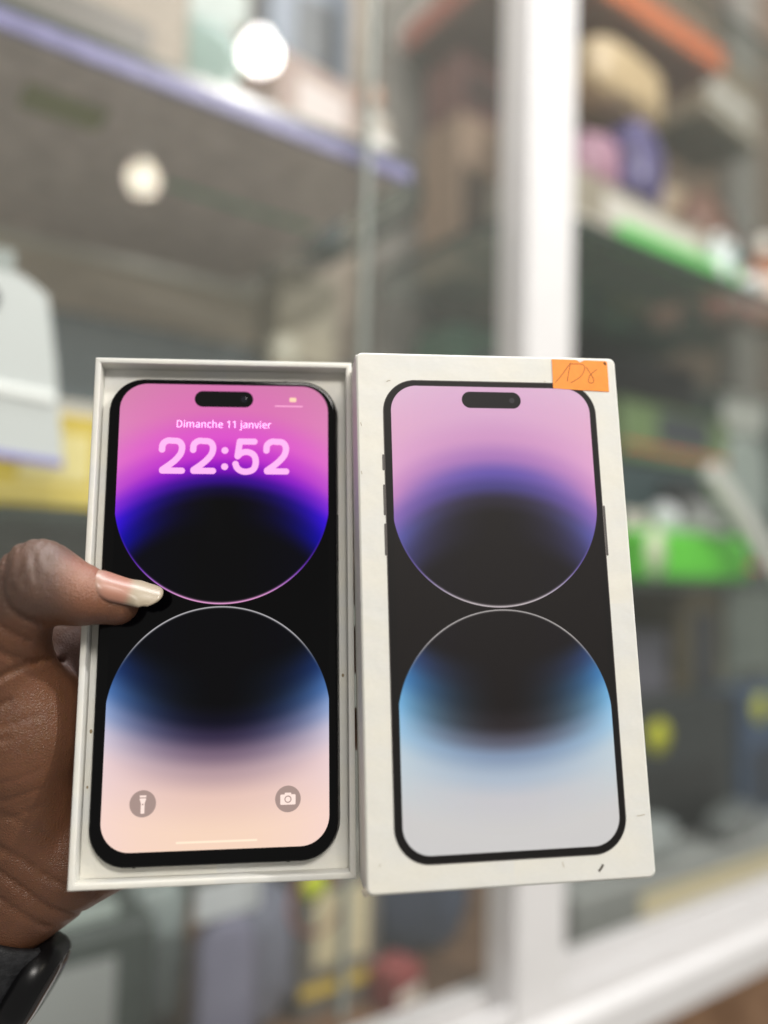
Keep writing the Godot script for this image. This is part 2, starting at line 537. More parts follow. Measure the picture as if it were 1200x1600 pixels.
func surface_nets(lo: Vector3, hi: Vector3, cell: float, tone: Callable) -> ArrayMesh:
	var blk := 6
	var nb := Vector3i(((hi - lo) / (cell * blk)).ceil())
	var n := nb * blk + Vector3i.ONE
	var grid := PackedFloat32Array()
	grid.resize(n.x * n.y * n.z)
	grid.fill(99.0)
	var sy := n.x
	var sz := n.x * n.y
	var active := []
	var all := range(bones.size())
	var reach := cell * blk * 0.87 + 2.5
	for bz in nb.z:
		for by in nb.y:
			for bx in nb.x:
				var c := lo + (Vector3(bx, by, bz) + Vector3.ONE * 0.5) * cell * blk
				if absf(sdf(c, all)) > reach + 3.0:
					continue
				var near := []
				for i in all:
					var q: Array = bones[i]
					var t := clampf((c - q[0]).dot(q[4]) * q[5], 0.0, 1.0)
					if (c - q[0] - q[4] * t).length() - lerpf(q[2], q[3], t) < reach + 12.0:
						near.append(i)
				active.append([bx, by, bz])
				for k in blk + 1:
					for j in blk + 1:
						for i in blk + 1:
							var at: int = (bx * blk + i) + (by * blk + j) * sy + (bz * blk + k) * sz
							if grid[at] > 90.0:
								grid[at] = sdf(lo + Vector3(bx * blk + i, by * blk + j, bz * blk + k) * cell, near)
	var index := PackedInt32Array()
	index.resize(grid.size())
	index.fill(-1)
	var verts := PackedVector3Array()
	var corner := [0, 1, sy, sy + 1, sz, sz + 1, sz + sy, sz + sy + 1]
	var edges := [[0, 1], [2, 3], [4, 5], [6, 7], [0, 2], [1, 3], [4, 6], [5, 7], [0, 4], [1, 5], [2, 6], [3, 7]]
	for q in active:
		for k in blk:
			for j in blk:
				for i in blk:
					var x: int = q[0] * blk + i
					var y: int = q[1] * blk + j
					var z: int = q[2] * blk + k
					var at: int = x + y * sy + z * sz
					var f := PackedFloat32Array()
					var inside := 0
					for e in 8:
						f.append(grid[at + corner[e]])
						if f[e] < 0.0: inside += 1
					if inside == 0 or inside == 8:
						continue
					var sum := Vector3.ZERO
					var m := 0
					for e in edges:
						var f0 := f[e[0]]
						var f1 := f[e[1]]
						if (f0 < 0.0) != (f1 < 0.0):
							var t := f0 / (f0 - f1)
							var p0 := Vector3(e[0] & 1, (e[0] >> 1) & 1, e[0] >> 2)
							var p1 := Vector3(e[1] & 1, (e[1] >> 1) & 1, e[1] >> 2)
							sum += p0.lerp(p1, t)
							m += 1
					index[at] = verts.size()
					verts.append(lo + (Vector3(x, y, z) + sum / m) * cell)
	var tris := PackedInt32Array()
	var step := [1, sy, sz]
	for q in active:
		for k in blk:
			for j in blk:
				for i in blk:
					var at: int = (q[0] * blk + i) + (q[1] * blk + j) * sy + (q[2] * blk + k) * sz
					if index[at] < 0:
						continue
					for axis in 3:
						var f0 := grid[at]
						var f1 := grid[at + step[axis]]
						if (f0 < 0.0) == (f1 < 0.0):
							continue
						var s1: int = step[(axis + 1) % 3]
						var s2: int = step[(axis + 2) % 3]
						if at - s1 - s2 < 0:
							continue
						var a := index[at]
						var b := index[at - s1]
						var c := index[at - s1 - s2]
						var d := index[at - s2]
						if b < 0 or c < 0 or d < 0:
							continue
						if f0 < 0.0:
							tris.append_array(PackedInt32Array([a, c, b, a, d, c]))
						else:
							tris.append_array(PackedInt32Array([a, b, c, a, c, d]))
	var normals := PackedVector3Array()
	normals.resize(verts.size())
	for i in range(0, tris.size(), 3):
		var nrm := (verts[tris[i + 2]] - verts[tris[i]]).cross(verts[tris[i + 1]] - verts[tris[i]])
		for e in 3:
			normals[tris[i + e]] += nrm
	var colors := PackedColorArray()
	for i in verts.size():
		normals[i] = normals[i].normalized()
		colors.append(tone.call(verts[i]))
		verts[i] = verts[i] * MM
	var arrays := []
	arrays.resize(Mesh.ARRAY_MAX)
	arrays[Mesh.ARRAY_VERTEX] = verts
	arrays[Mesh.ARRAY_NORMAL] = normals
	arrays[Mesh.ARRAY_COLOR] = colors
	arrays[Mesh.ARRAY_INDEX] = tris
	var mesh := ArrayMesh.new()
	mesh.add_surface_from_arrays(Mesh.PRIMITIVE_TRIANGLES, arrays)
	return mesh

func build_hand() -> void:
	# thumb: lies across the tray's wall, its pad on the phone's glass
	var JOINT := Vector3(-57, 8.5, 11.5)
	bone(Vector3(-47, 4.0, 9.8), Vector3(-33.5, 1.2, 5.6), 9.7, 7.4, 4.0)
	bone(JOINT, Vector3(-46, 4.2, 9.6), 12.0, 9.8, 4.0)
	bone(JOINT, Vector3(-75, -9, -2), 12.2, 14.5, 5.0)
	bone(Vector3(-75, -9, -2), Vector3(-70, -42, -21), 15.5, 21.0, 8.0)
	bone(Vector3(-70, -42, -21), Vector3(-70, -80, -34), 21.5, 19.0, 10.0)
	bone(Vector3(-62, -13, -35), Vector3(-44, -11, -37), 12.0, 12.0, 5.0)
	# palm: a metacarpal for each finger, then the heel
	var wrist := Vector3(-80, -100, -44)
	var knuckle := [Vector3(-44, -10, -38), Vector3(-25, -24, -38.5), Vector3(-9, -42, -38.5), Vector3(3, -60, -37)]
	for i in 4:
		bone(wrist + Vector3(4, 3, 0) * i, knuckle[i], 15.0, 12.5 - 0.6 * i, 10.0)
	bone(Vector3(-62, -92, -40), Vector3(-24, -76, -39), 17.5, 15.0, 9.0)
	bone(Vector3(-60, -60, -38), Vector3(-30, -45, -39), 16.0, 15.0, 9.0)
	# fingers lie behind the tray; the longer ones reach the back of the lid
	var tips := [
		[Vector3(-2, 14, -32), Vector3(24, 22, -31), Vector3(44, 25, -31)],
		[Vector3(21, 4, -32), Vector3(49, 12, -26), Vector3(68, 15, -15)],
		[Vector3(36, -18, -32), Vector3(58, -12, -24), Vector3(74, -9, -15)],
		[Vector3(38, -46, -31), Vector3(56, -42, -24), Vector3(68, -40, -14.5)]]
	for i in 4:
		var r := [9.6, 9.9, 9.4, 8.4][i] as float
		bone(knuckle[i], tips[i][0], r + 1.2, r - 0.2, 6.0)
		bone(tips[i][0], tips[i][1], r - 0.2, r - 1.2, 4.0)
		bone(tips[i][1], tips[i][2], r - 1.2, r - 2.2, 4.0)
	# wrist and forearm
	bone(Vector3(-74, -94, -42), Vector3(-104, -142, -48), 18.0, 17.0, 12.0)
	bone(Vector3(-90, -90, -42), Vector3(-122, -132, -46), 18.0, 17.0, 12.0)
	bone(Vector3(-104, -142, -48), Vector3(-140, -205, -58), 17.5, 22.0, 12.0)
	bone(Vector3(-122, -132, -46), Vector3(-150, -190, -56), 17.5, 22.0, 12.0)
	# folds: thumb joint, thumb side, thenar lines, wrist lines
	crease([[-66, 19], [-64, 12], [-65, 4], [-62, -3], [-55, -6]], 0.9, 1.1, 0.0)
	crease([[-70, 12], [-71, 4], [-68, -6], [-60, -11]], 1.0, 0.9, -12.0)
	crease([[-75, 8], [-74, -4], [-69, -14], [-60, -18]], 1.0, 0.8, -20.0)
	crease([[-61, 20], [-60, 14], [-60, 8]], 0.7, 0.75, 4.0)
	crease([[-57, 17], [-55, 13], [-54, 8]], 0.7, 0.68, 4.0)
	crease([[-52, 15], [-50.5, 11]], 0.6, 0.52, 4.0)
	for q in [[-68.0, 0.5], [-63.0, 0.55], [-58.8, 0.5], [-55.2, 0.4], [-52.4, 0.3]]:
		crease([[q[0] + 1.5, 22], [q[0], 15], [q[0] + 0.6, 9], [q[0] + 2.0, 4]], 0.55, q[1], 5.0)
	for q in [[-36.0, 0.35], [-54.0, 0.3], [-60.0, 0.35], [-66.0, 0.3]]:
		crease([[-92, q[0] - 6], [-80, q[0] - 2], [-70, q[0] - 3], [-58, q[0] + 1]], 0.6, q[1])
	crease([[-90, -60], [-82, -40], [-74, -26]], 0.7, 0.5)
	crease([[-88, -66], [-76, -64], [-64, -70], [-54, -80]], 0.7, 0.5)
	crease([[-88, -30], [-76, -27], [-66, -21], [-58, -17]], 1.0, 1.20)
	crease([[-90, -40], [-78, -36], [-66, -30]], 0.9, 0.90)
	crease([[-88, -49], [-76, -44], [-66, -42]], 0.8, 0.60)
	crease([[-92, -74], [-78, -75], [-66, -82], [-56, -92], [-44, -98]], 1.0, 1.0)
	crease([[-92, -81], [-78, -83], [-67, -91], [-58, -101], [-48, -108]], 1.0, 1.2)
	crease([[-94, -88], [-80, -91], [-70, -98], [-60, -108]], 1.0, 0.9)
	crease([[-94, -70], [-84, -69], [-74, -70]], 0.8, 0.75)
	var nz := FastNoiseLite.new()
	nz.seed = 4
	nz.frequency = 0.05
	nz.fractal_octaves = 3
	var dorsal := Color(0.118, 0.067, 0.049)
	var palmar := Color(0.152, 0.065, 0.034)
	var web := Color(0.30, 0.20, 0.18)
	var bed := Color(0.30, 0.13, 0.08)
	var tone := func(p: Vector3) -> Color:
		# skin is browner on the back of the thumb and warmer on its pad and on the palm
		var n := nz.get_noise_3dv(p)
		var back := smoothstep(-2.0, 9.0, p.y * 0.75 + p.z * 0.5 - 3.0 + n * 6.0) * smoothstep(-10.0, 2.0, p.z + n * 3.0) * smoothstep(-38.0, -50.0, p.x + n * 5.0)
		var c: Color = palmar.lerp(dorsal, back)
		c = c.lerp(bed, (1.0 - smoothstep(0.0, 10.0, (p - Vector3(-41, 8, 15)).length() - 4.0)) * 0.6)
		c = c.lerp(web, 0.8 * (1.0 - smoothstep(6.0, 11.0, (p - Vector3(-52, -13, -22)).length())))
		return c * (1.0 + 0.22 * n)
	var skin := plain(Color.WHITE, 0.36)
	skin.vertex_color_use_as_albedo = true
	skin.subsurf_scatter_enabled = true
	skin.subsurf_scatter_strength = 0.03
	skin.heightmap_enabled = true
	var pores := noise_tex(0.06, Color.BLACK, Color.WHITE, 512, 3, 3)
	var cells: FastNoiseLite = pores.noise
	cells.noise_type = FastNoiseLite.TYPE_CELLULAR
	cells.cellular_return_type = FastNoiseLite.RETURN_DISTANCE2_SUB
	skin.heightmap_texture = pores
	skin.heightmap_scale = 0.035
	skin.uv1_triplanar = true
	skin.uv1_scale = Vector3.ONE * 40.0
	var hand := part("hand", surface_nets(Vector3(-152, -222, -84), Vector3(86, 40, 30), 1.05, tone), skin, self, TRAY_AT, TRAY_TURN)
	tag(hand, "bare left hand gripping the open carton tray, thumb resting on the phone glass", "hand")
	# thumb nail: a curved plate that runs on past the fingertip
	var st := SurfaceTool.new()
	st.begin(Mesh.PRIMITIVE_TRIANGLES)
	st.set_smooth_group(0)
	var A := Vector3(-47.0, 4.0, 9.8)
	var B := Vector3(-33.5, 1.2, 5.6)
	var ax := (B - A).normalized()
	var up := Vector3(0.05, 0.68, 0.73)
	up = (up - ax * up.dot(ax)).normalized()
	var across := ax.cross(up)
	var nl := 22
	var na := 14
	var rows := []
	for side in [1.0, 0.0]:
		var sheet := []
		for i in nl + 1:
			var s := float(i) / nl
			var row := []
			for j in na + 1:
				var t := float(j) / na * 2.0 - 1.0
				var along := s * 24.5 + 3.2
				# rounded base and pointed-round tip
				along += (1.6 * t * t) * (1.0 - s) * 1.6
				along -= 4.2 * pow(absf(t), 2.4) * smoothstep(0.55, 1.0, s)
				var r: float = lerpf(10.1, 8.9, smoothstep(0.0, 0.6, s)) - 0.5 * smoothstep(0.6, 1.0, s)
				var ang := t * deg_to_rad(lerpf(40.0, 47.0, smoothstep(0.0, 0.3, s)) - 6.0 * smoothstep(0.75, 1.0, s))
				var sink := 1.5 * pow(1.0 - smoothstep(0.0, 0.16, s), 1.5) + 1.3 * pow(absf(t), 4.0) * (1.0 - smoothstep(0.52, 0.72, s)) + 0.15
				var q: Vector3 = A + ax * along + (up * cos(ang) + across * sin(ang)) * (r + 0.25 * side - sink + 0.1)
				row.append(q * MM)
			sheet.append(row)
		rows.append(sheet)
	var tint := func(s: float, t: float) -> Color:
		# pale moon at the root, pink bed, ivory free edge behind a curved line
		var c := Color(0.36, 0.22, 0.17).lerp(Color(0.36, 0.175, 0.125), smoothstep(0.12, 0.26, s + 0.1 * t * t))
		return c.lerp(Color(0.36, 0.30, 0.22), smoothstep(0.50, 0.64, s + 0.07 * t * t))
	for f in 2:
		for i in nl:
			for j in na:
				var ids := [[i, j], [i + 1, j], [i + 1, j + 1], [i, j], [i + 1, j + 1], [i, j + 1]]
				if f == 1: ids.reverse()
				for id in ids:
					st.set_color(tint.call(float(id[0]) / nl, float(id[1]) / na * 2.0 - 1.0))
					st.add_vertex(rows[f][id[0]][id[1]])
	for i in nl:
		for j in [0, na]:
			st.set_color(tint.call(float(i) / nl, 1.0))
			quad(st, rows[0][i][j], rows[0][i + 1][j], rows[1][i + 1][j], rows[1][i][j], across * (1.0 if j else -1.0))
	for j in na:
		st.set_color(tint.call(1.0, 0.0))
		quad(st, rows[0][nl][j], rows[0][nl][j + 1], rows[1][nl][j + 1], rows[1][nl][j], ax)
	st.generate_normals()
	var nail := plain(Color.WHITE, 0.30)
	nail.vertex_color_use_as_albedo = true
	tag(part("thumb_nail", st.commit(), nail, hand), "long pale thumb nail reaching past the fingertip")

func build_watch() -> void:
	var root := thing("wristwatch", "black wristwatch with perforated strap round the wrist", "watch", TRAY_AT, TRAY_TURN)
	var axis := Vector3(-38, -66, -8).normalized()
	var side := Vector3(0.87, -0.48, 0.0)
	side = (side - axis * side.dot(axis)).normalized()
	var front := side.cross(axis)
	if front.z < 0: front = -front
	var c := Vector3(-94, -113, -44.5)
	var rubber := grained(rgb(24, 25, 29), 0.25, 60.0, 0.55, 0.0, 0.02, 12)
	# strap: an oval band
	var st := SurfaceTool.new()
	st.begin(Mesh.PRIMITIVE_TRIANGLES)
	st.set_smooth_group(0)
	var prof := [[-12.5, 0.0], [-12.5, 2.0], [-11.7, 2.8], [-6.0, 3.2], [6.0, 3.2], [11.7, 2.8], [12.5, 2.0], [12.5, 0.0]]
	var n := 56
	for i in n:
		for k in prof.size():
			var pts := []
			for e in [[i, k], [i + 1, k], [i + 1, k + 1], [i, k + 1]]:
				var a: float = TAU * (e[0] % n) / n
				var q: Array = prof[e[1] % prof.size()]
				var dir: Vector3 = side * cos(a) * (29.5 + q[1]) + front * sin(a) * (20.5 + q[1])
				pts.append((c + axis * q[0] + dir) * MM)
			var am := TAU * (i + 0.5) / n
			var kn := (k + 1) % prof.size()
			var out: Vector3 = (side * cos(am) + front * sin(am)) * (prof[kn][0] - prof[k][0]) - axis * (prof[kn][1] - prof[k][1])
			quad(st, pts[0], pts[1], pts[2], pts[3], out)
	st.generate_normals()
	part("strap", st.commit(), rubber, root)
	# short bars of the clasp on the strap's front
	for i in 3:
		var a := deg_to_rad(48.0 + i * 17.0)
		var q := c + side * cos(a) * 33.9 + front * sin(a) * 23.9 + axis * 1.0
		var o := part("strap_slot", rr_solid(0.7 * MM, 3.0 * MM, 0.6 * MM, [[0.0, -0.3 * MM], [0.0, 0.2 * MM], [0.2 * MM, 0.35 * MM]], 4), plain(rgb(52, 54, 58), 0.4), root)
		var nz := (side * cos(a) / 33.9 + front * sin(a) / 23.9).normalized()
		o.transform = Transform3D(Basis(axis.cross(nz).normalized(), axis, nz), q * MM)
	# case on the little-finger side
	var case_at := c + side * 33.0 + axis * 2.0
	var b := Basis(front, axis, side)
	if b.determinant() < 0: b = Basis(-front, axis, side)
	var case := part("watch_case", rr_solid(16 * MM, 16 * MM, 13 * MM, [[4 * MM, -7 * MM], [1.2 * MM, -6 * MM], [0.0, -3.5 * MM], [0.0, -0.5 * MM], [0.9 * MM, 2.0 * MM], [2.6 * MM, 3.6 * MM]], 12), plain(rgb(20, 20, 22), 0.3, 0.4), root)
	case.transform = Transform3D(b, case_at * MM)
	part("watch_glass", rr_solid(13.2 * MM, 13.2 * MM, 11 * MM, [[0.0, 3.4 * MM], [0.6 * MM, 4.2 * MM], [3.0 * MM, 5.0 * MM], [6.0 * MM, 5.3 * MM]], 12), plain(rgb(40, 36, 36), 0.08), case)

# ------------------------------------------------------------------ carton and phone
func build_tray() -> void:
	var root := thing("carton_tray", "open white cardboard tray of a phone carton, held by the hand", "box tray", TRAY_AT, TRAY_TURN)
	var card := plain(Color.WHITE, 0.62)
	card.albedo_texture = ImageTexture.create_from_image(card_image(21))
	card.uv1_triplanar = true
	card.heightmap_enabled = true
	card.heightmap_texture = noise_tex(0.05, Color.BLACK, Color.WHITE, 256, 77, 5)
	card.heightmap_scale = 0.012
	card.uv1_scale = Vector3.ONE * 9.0
	var hw := 46.07
	var hh := 89.7
	var t := 2.1
	# each wall runs between mitred corners
	var prof := [[0.0, -22.0], [0.0, -0.45], [0.12, -0.12], [0.45, 0.0], [t - 0.45, 0.0], [t - 0.12, -0.12], [t, -0.45], [t, -22.0]]
	for k in 4:
		var st := SurfaceTool.new()
		st.begin(Mesh.PRIMITIVE_TRIANGLES)
		st.set_smooth_group(0)
		var ends := [[], []]
		for q in prof:
			for e in 2:
				var s := -1.0 if e == 0 else 1.0
				var x: float
				var y: float
				if k < 2:
					x = (hw - q[0]) * (-1.0 if k == 0 else 1.0)
					y = (hh - q[0] - 0.03) * s
				else:
					y = (hh - q[0]) * (-1.0 if k == 2 else 1.0)
					x = (hw - q[0] - 0.03) * s
				ends[e].append(Vector3(x, y, q[1]) * MM)
		var outv: Vector3 = [Vector3.LEFT, Vector3.RIGHT, Vector3.DOWN, Vector3.UP][k]
		for i in prof.size():
			var j := (i + 1) % prof.size()
			var dd: float = prof[j][0] - prof[i][0]
			var dz: float = prof[j][1] - prof[i][1]
			quad(st, ends[0][i], ends[1][i], ends[1][j], ends[0][j], outv * dz + Vector3(0, 0, dd))
		st.set_smooth_group(-1)
		for e in 2:
			for i in range(1, prof.size() - 1):
				tri(st, ends[e][0], ends[e][i], ends[e][i + 1], (Vector3.UP if k < 2 else Vector3.RIGHT) * (1 if e else -1))
		st.generate_normals()
		part("side_wall", st.commit(), card, root)
	# bed: a raised sheet with a rounded pocket for the phone
	var st2 := SurfaceTool.new()
	st2.begin(Mesh.PRIMITIVE_TRIANGLES)
	st2.set_smooth_group(-1)
	var outer := rr((hw - t - 0.05) * MM, (hh - t - 0.05) * MM, 0.05 * MM, 10)
	var inner := rr(41.4 * MM, 84.2 * MM, 13.2 * MM, 10)
	var off := Vector2(-0.25, -0.65) * MM
	for i in outer.size():
		var j := (i + 1) % outer.size()
		var a := Vector3(outer[i].x, outer[i].y, -6.2 * MM)
		var b := Vector3(outer[j].x, outer[j].y, -6.2 * MM)
		var c := Vector3(inner[j].x + off.x, inner[j].y + off.y, -6.2 * MM)
		var d := Vector3(inner[i].x + off.x, inner[i].y + off.y, -6.2 * MM)
		var dn := Vector3(0, 0, -4.3 * MM)
		quad(st2, a, b, c, d, Vector3(0, 0, 1))
		quad(st2, d, c, c + dn, d + dn, -Vector3(d.x, d.y, 0))
	st2.generate_normals()
	part("phone_bed", st2.commit(), card, root)
	part("base_panel", box((hw - t) * 2 * MM - 0.0002, (hh - t) * 2 * MM - 0.0002, 11.4 * MM, 0.0003), card, root, Vector3(0, 0, -16.2) * MM)
	# a few brown specks on the bed's edge
	var speck := plain(rgb(150, 132, 100), 0.8)
	for s in [[-42.6, -41.0, 0.5], [42.4, -24.0, 0.45], [-42.9, -59.0, 0.35]]:
		part("speck", lathe([Vector2(0.0, 0.0), Vector2(s[2], 0.0), Vector2(s[2] * 0.6, 0.06), Vector2(0.0, 0.08)], 7), speck, root, Vector3(s[0], s[1], -6.18) * MM, Vector3(90, 0, 0)).scale = Vector3(MM, MM, MM * 1.5)

func build_phone() -> void:
	var b := Basis.from_euler(TRAY_TURN * PI / 180.0)
	var root := thing("mobile_phone", "black mobile phone with lit purple lock screen lying in the white tray", "phone", TRAY_AT + b * (Vector3(-0.25, -0.65, -2.0) * MM), TRAY_TURN)
	var hw := 40.9
	var hh := 83.6
	var steel := plain(rgb(74, 72, 74), 0.16, 1.0)
	var black := plain(rgb(4, 4, 5), 0.04, 0.0, 0.36)
	part("steel_frame", rr_solid(hw * MM, hh * MM, 12.6 * MM, [[1.4 * MM, -8.0 * MM], [0.3 * MM, -7.4 * MM], [0.0, -6.4 * MM], [0.0, -1.5 * MM], [0.18 * MM, -0.9 * MM], [0.55 * MM, -0.62 * MM]], 14), steel, root)
	part("front_glass", rr_solid((hw - 0.35) * MM, (hh - 0.35) * MM, 12.3 * MM, [[0.1 * MM, -0.8 * MM], [0.0, -0.45 * MM], [0.12 * MM, -0.18 * MM], [0.5 * MM, -0.04 * MM], [1.0 * MM, 0.0]], 14), black, root)
	var lit := plain(Color.BLACK, 0.04, 0.0, 0.36)
	var smear := noise_tex(0.008, Color(0.15, 0.15, 0.15), Color(1, 1, 1), 256, 61, 5)
	for m in [lit, black]:
		m.roughness = 0.16
		m.roughness_texture = smear
	lit.emission_enabled = true
	lit.emission_operator = BaseMaterial3D.EMISSION_OP_MULTIPLY
	lit.emission = Color.WHITE
	lit.emission_texture = ImageTexture.create_from_image(display_image())
	lit.emission_energy_multiplier = 1.08
	lit.texture_repeat = false
	var display := part("display", rr_solid(37.2 * MM, 80.0 * MM, 9.6 * MM, [[0.0, -0.3 * MM], [0.0, 0.03 * MM]], 12), lit, root, Vector3(0.35, 1.40, 0.0) * MM)
	tag(display, "lit lock screen showing the time 22:52")
	var isl := part("camera_cutout", rr_solid(10.5 * MM, 3.0 * MM, 2.98 * MM, [[0.0, -0.05 * MM], [0.0, 0.03 * MM], [0.03 * MM, 0.05 * MM]], 10), plain(rgb(3, 3, 4), 0.05), display, Vector3(-0.5, 74.6, 0.05) * MM)
	part("front_camera", lathe([Vector2(1.25, 0.0), Vector2(1.25, 0.02), Vector2(0.9, 0.05), Vector2(0.0, 0.05)], 20), plain(rgb(24, 26, 34), 0.05), isl, Vector3(7.2, 0, 0.045) * MM, Vector3(90, 0, 0)).scale = Vector3.ONE * MM
	var font := SystemFont.new()
	font.font_names = PackedStringArray(["Droid Sans"])
	font.font_weight = 400
	var text := TextMesh.new()
	text.text = "Dimanche 11 janvier"
	text.font = font
	text.font_size = 64
	text.pixel_size = 0.01
	text.depth = 0.02
	text.curve_step = 1.0
	var size := text.get_aabb().size
	var date := part("date_text", text, glow(rgb(255, 176, 236), 0.95), display, Vector3(-0.35, 65.05, 0.06) * MM)
	var k := 33.6 * MM / maxf(size.x, 0.001)
	date.scale = Vector3(k, k, 0.0004)
	# side keys and the fine seams of the frame
	part("power_key", rr_solid(0.9 * MM, 8.6 * MM, 0.8 * MM, [[0.0, 0.0], [0.0, 0.35 * MM], [0.2 * MM, 0.5 * MM]], 5), steel, root, Vector3(hw - 0.08, 25.5, -3.9) * MM, Vector3(0, 90, 0))
	for y in [31.0, 17.0]:
		part("volume_key", rr_solid(0.9 * MM, 5.2 * MM, 0.8 * MM, [[0.0, 0.0], [0.0, 0.35 * MM], [0.2 * MM, 0.5 * MM]], 5), steel, root, Vector3(-hw + 0.08, y, -3.9) * MM, Vector3(0, -90, 0))
	for q in [[22.0, hh], [-26.0, -hh], [24.0, -hh]]:
		part("antenna_band", box(1.0 * MM, 0.12 * MM, 6.0 * MM, 0.02 * MM), plain(rgb(30, 30, 31), 0.5), root, Vector3(q[0], q[1], -4.0) * MM)

func build_lid() -> void:
	var root := thing("phone_carton", "white carton lid printed with a phone picture, orange sticker on its corner", "carton", LID_AT, LID_TURN)
	var hw := 47.25
	var hh := 88.5
	var card := plain(Color.WHITE, 0.5)
	card.albedo_texture = ImageTexture.create_from_image(card_image(33))
	card.uv1_triplanar = true
	card.heightmap_enabled = true
	card.heightmap_texture = noise_tex(0.05, Color.BLACK, Color.WHITE, 256, 77, 5)
	card.heightmap_scale = 0.012
	card.uv1_scale = Vector3.ONE * 7.0
	var panel := part("front_panel", rr_solid(hw * MM, hh * MM, 2.4 * MM, [[0.6 * MM, -2.0 * MM], [0.0, -1.9 * MM], [0.0, -0.75 * MM], [0.22 * MM, -0.22 * MM], [0.75 * MM, 0.0]], 6), card, root)
	for k in 4:
		var along := k < 2
		var s := -1.0 if k % 2 == 0 else 1.0
		var at := Vector3(s * (hw - 0.95), 0, -12.0) if along else Vector3(0, s * (hh - 0.95), -12.0)
		part("side_wall", box(1.7 * MM if along else (hw * 2 - 4.0) * MM, (hh * 2 - 0.4) * MM if along else 1.7 * MM, 20.0 * MM, 0.25 * MM), card, root, at * MM)
	# the printed picture stands a hair proud of the card
	var dye := plain(Color.WHITE, 0.5, 0.0, 0.3)
	dye.albedo_texture = ImageTexture.create_from_image(print_image())
	dye.texture_repeat = false
	part("printed_picture", rr_solid(38.3 * MM, 79.6 * MM, 11.6 * MM, [[0.0, -0.1 * MM], [0.0, 0.06 * MM], [0.1 * MM, 0.12 * MM]], 12, 38.4 * MM, 79.7 * MM), dye, panel, Vector3(0.15, -0.9, 0.0) * MM)
	var grey := plain(rgb(92, 88, 86), 0.5)
	for q in [[-38.5, 49.1, 2.8], [-38.45, 36.1, 5.3], [-38.4, 22.6, 5.4], [38.85, 25.3, 8.8]]:
		part("printed_key", rr_solid(0.35 * MM, q[2] * MM, 0.3 * MM, [[0.0, -0.05 * MM], [0.0, 0.05 * MM]], 3), grey, panel, Vector3(q[0], q[1], 0.02) * MM)
	# sticker with its torn notch and pen marks
	var poly := PackedVector2Array()
	for q in [[23.4, 87.6], [32.4, 87.5], [33.2, 86.8], [33.9, 86.6], [34.8, 86.9], [35.5, 87.4], [43.6, 87.3], [44.1, 86.8], [44.0, 75.7], [34.0, 76.1], [23.2, 76.6]]:
		poly.append(Vector2(q[0], q[1]) * MM)
	var sticker := part("price_sticker", bar(poly, 0.1 * MM), grained(rgb(255, 146, 8), 0.04, 60.0, 0.45), root, Vector3(0, 0, 0.13) * MM)
	tag(sticker, "orange paper sticker with a number in faint pen")
	var pen := plain(rgb(176, 88, 10), 0.6)
	for line in [[[24.0, 78.7], [26.0, 80.7], [30.3, 86.3]], [[30.3, 86.3], [29.4, 83.0], [28.6, 79.3]], [[30.6, 85.9], [34.5, 86.0], [35.8, 84.9], [34.5, 82.0], [32.7, 80.3], [29.9, 78.8]], [[40.0, 84.0], [37.0, 81.8], [36.2, 78.9], [38.3, 78.8], [38.6, 80.4], [37.3, 82.6], [36.0, 84.9]]]:
		part("pen_stroke", ink(line, 0.28 * MM, 0.125 * MM), pen, sticker)
	part("ink_dot", ink([[42.9, 86.6], [43.4, 86.0]], 0.7 * MM, 0.125 * MM), plain(rgb(80, 44, 12), 0.6), sticker)
	# wear: scratch, nicks, frayed corner
	var dirt := plain(rgb(112, 104, 94), 0.8)
	part("scuff", ink([[28.0, -85.3], [28.7, -84.6], [29.4, -83.6]], 0.75 * MM, 0.03 * MM), dirt, root)
	for q in [[[-36.6, 77.9], [-36.0, 78.3], [-35.4, 78.3]], [[42.2, -69.2], [43.6, -69.1], [44.8, -68.9]], [[-46.0, 63.0], [-45.7, 62.0]], [[-46.1, 46.0], [-45.9, 45.0]], [[20.0, 79.0], [20.5, 79.2]], [[16.0, -82.0], [16.3, -83.5]], [[-43.0, -80.0], [-42.6, -79.4]]]:
		part("scuff", ink(q, 0.28 * MM, 0.03 * MM), plain(rgb(196, 188, 172), 0.8), root)
	var pulp := grained(rgb(226, 216, 196), 0.12, 200.0, 0.9, 0.0, 0.06, 8)
	part("frayed_corner", bag(3.4 * MM, 3.2 * MM, 2.6 * MM, 0.5, 5), pulp, root, Vector3(-46.0, -88.6, -1.5) * MM, Vector3(0, 0, 40))
	part("frayed_corner", bag(1.8 * MM, 1.6 * MM, 1.6 * MM, 0.5, 7), pulp, root, Vector3(46.6, -86.2, -1.2) * MM)

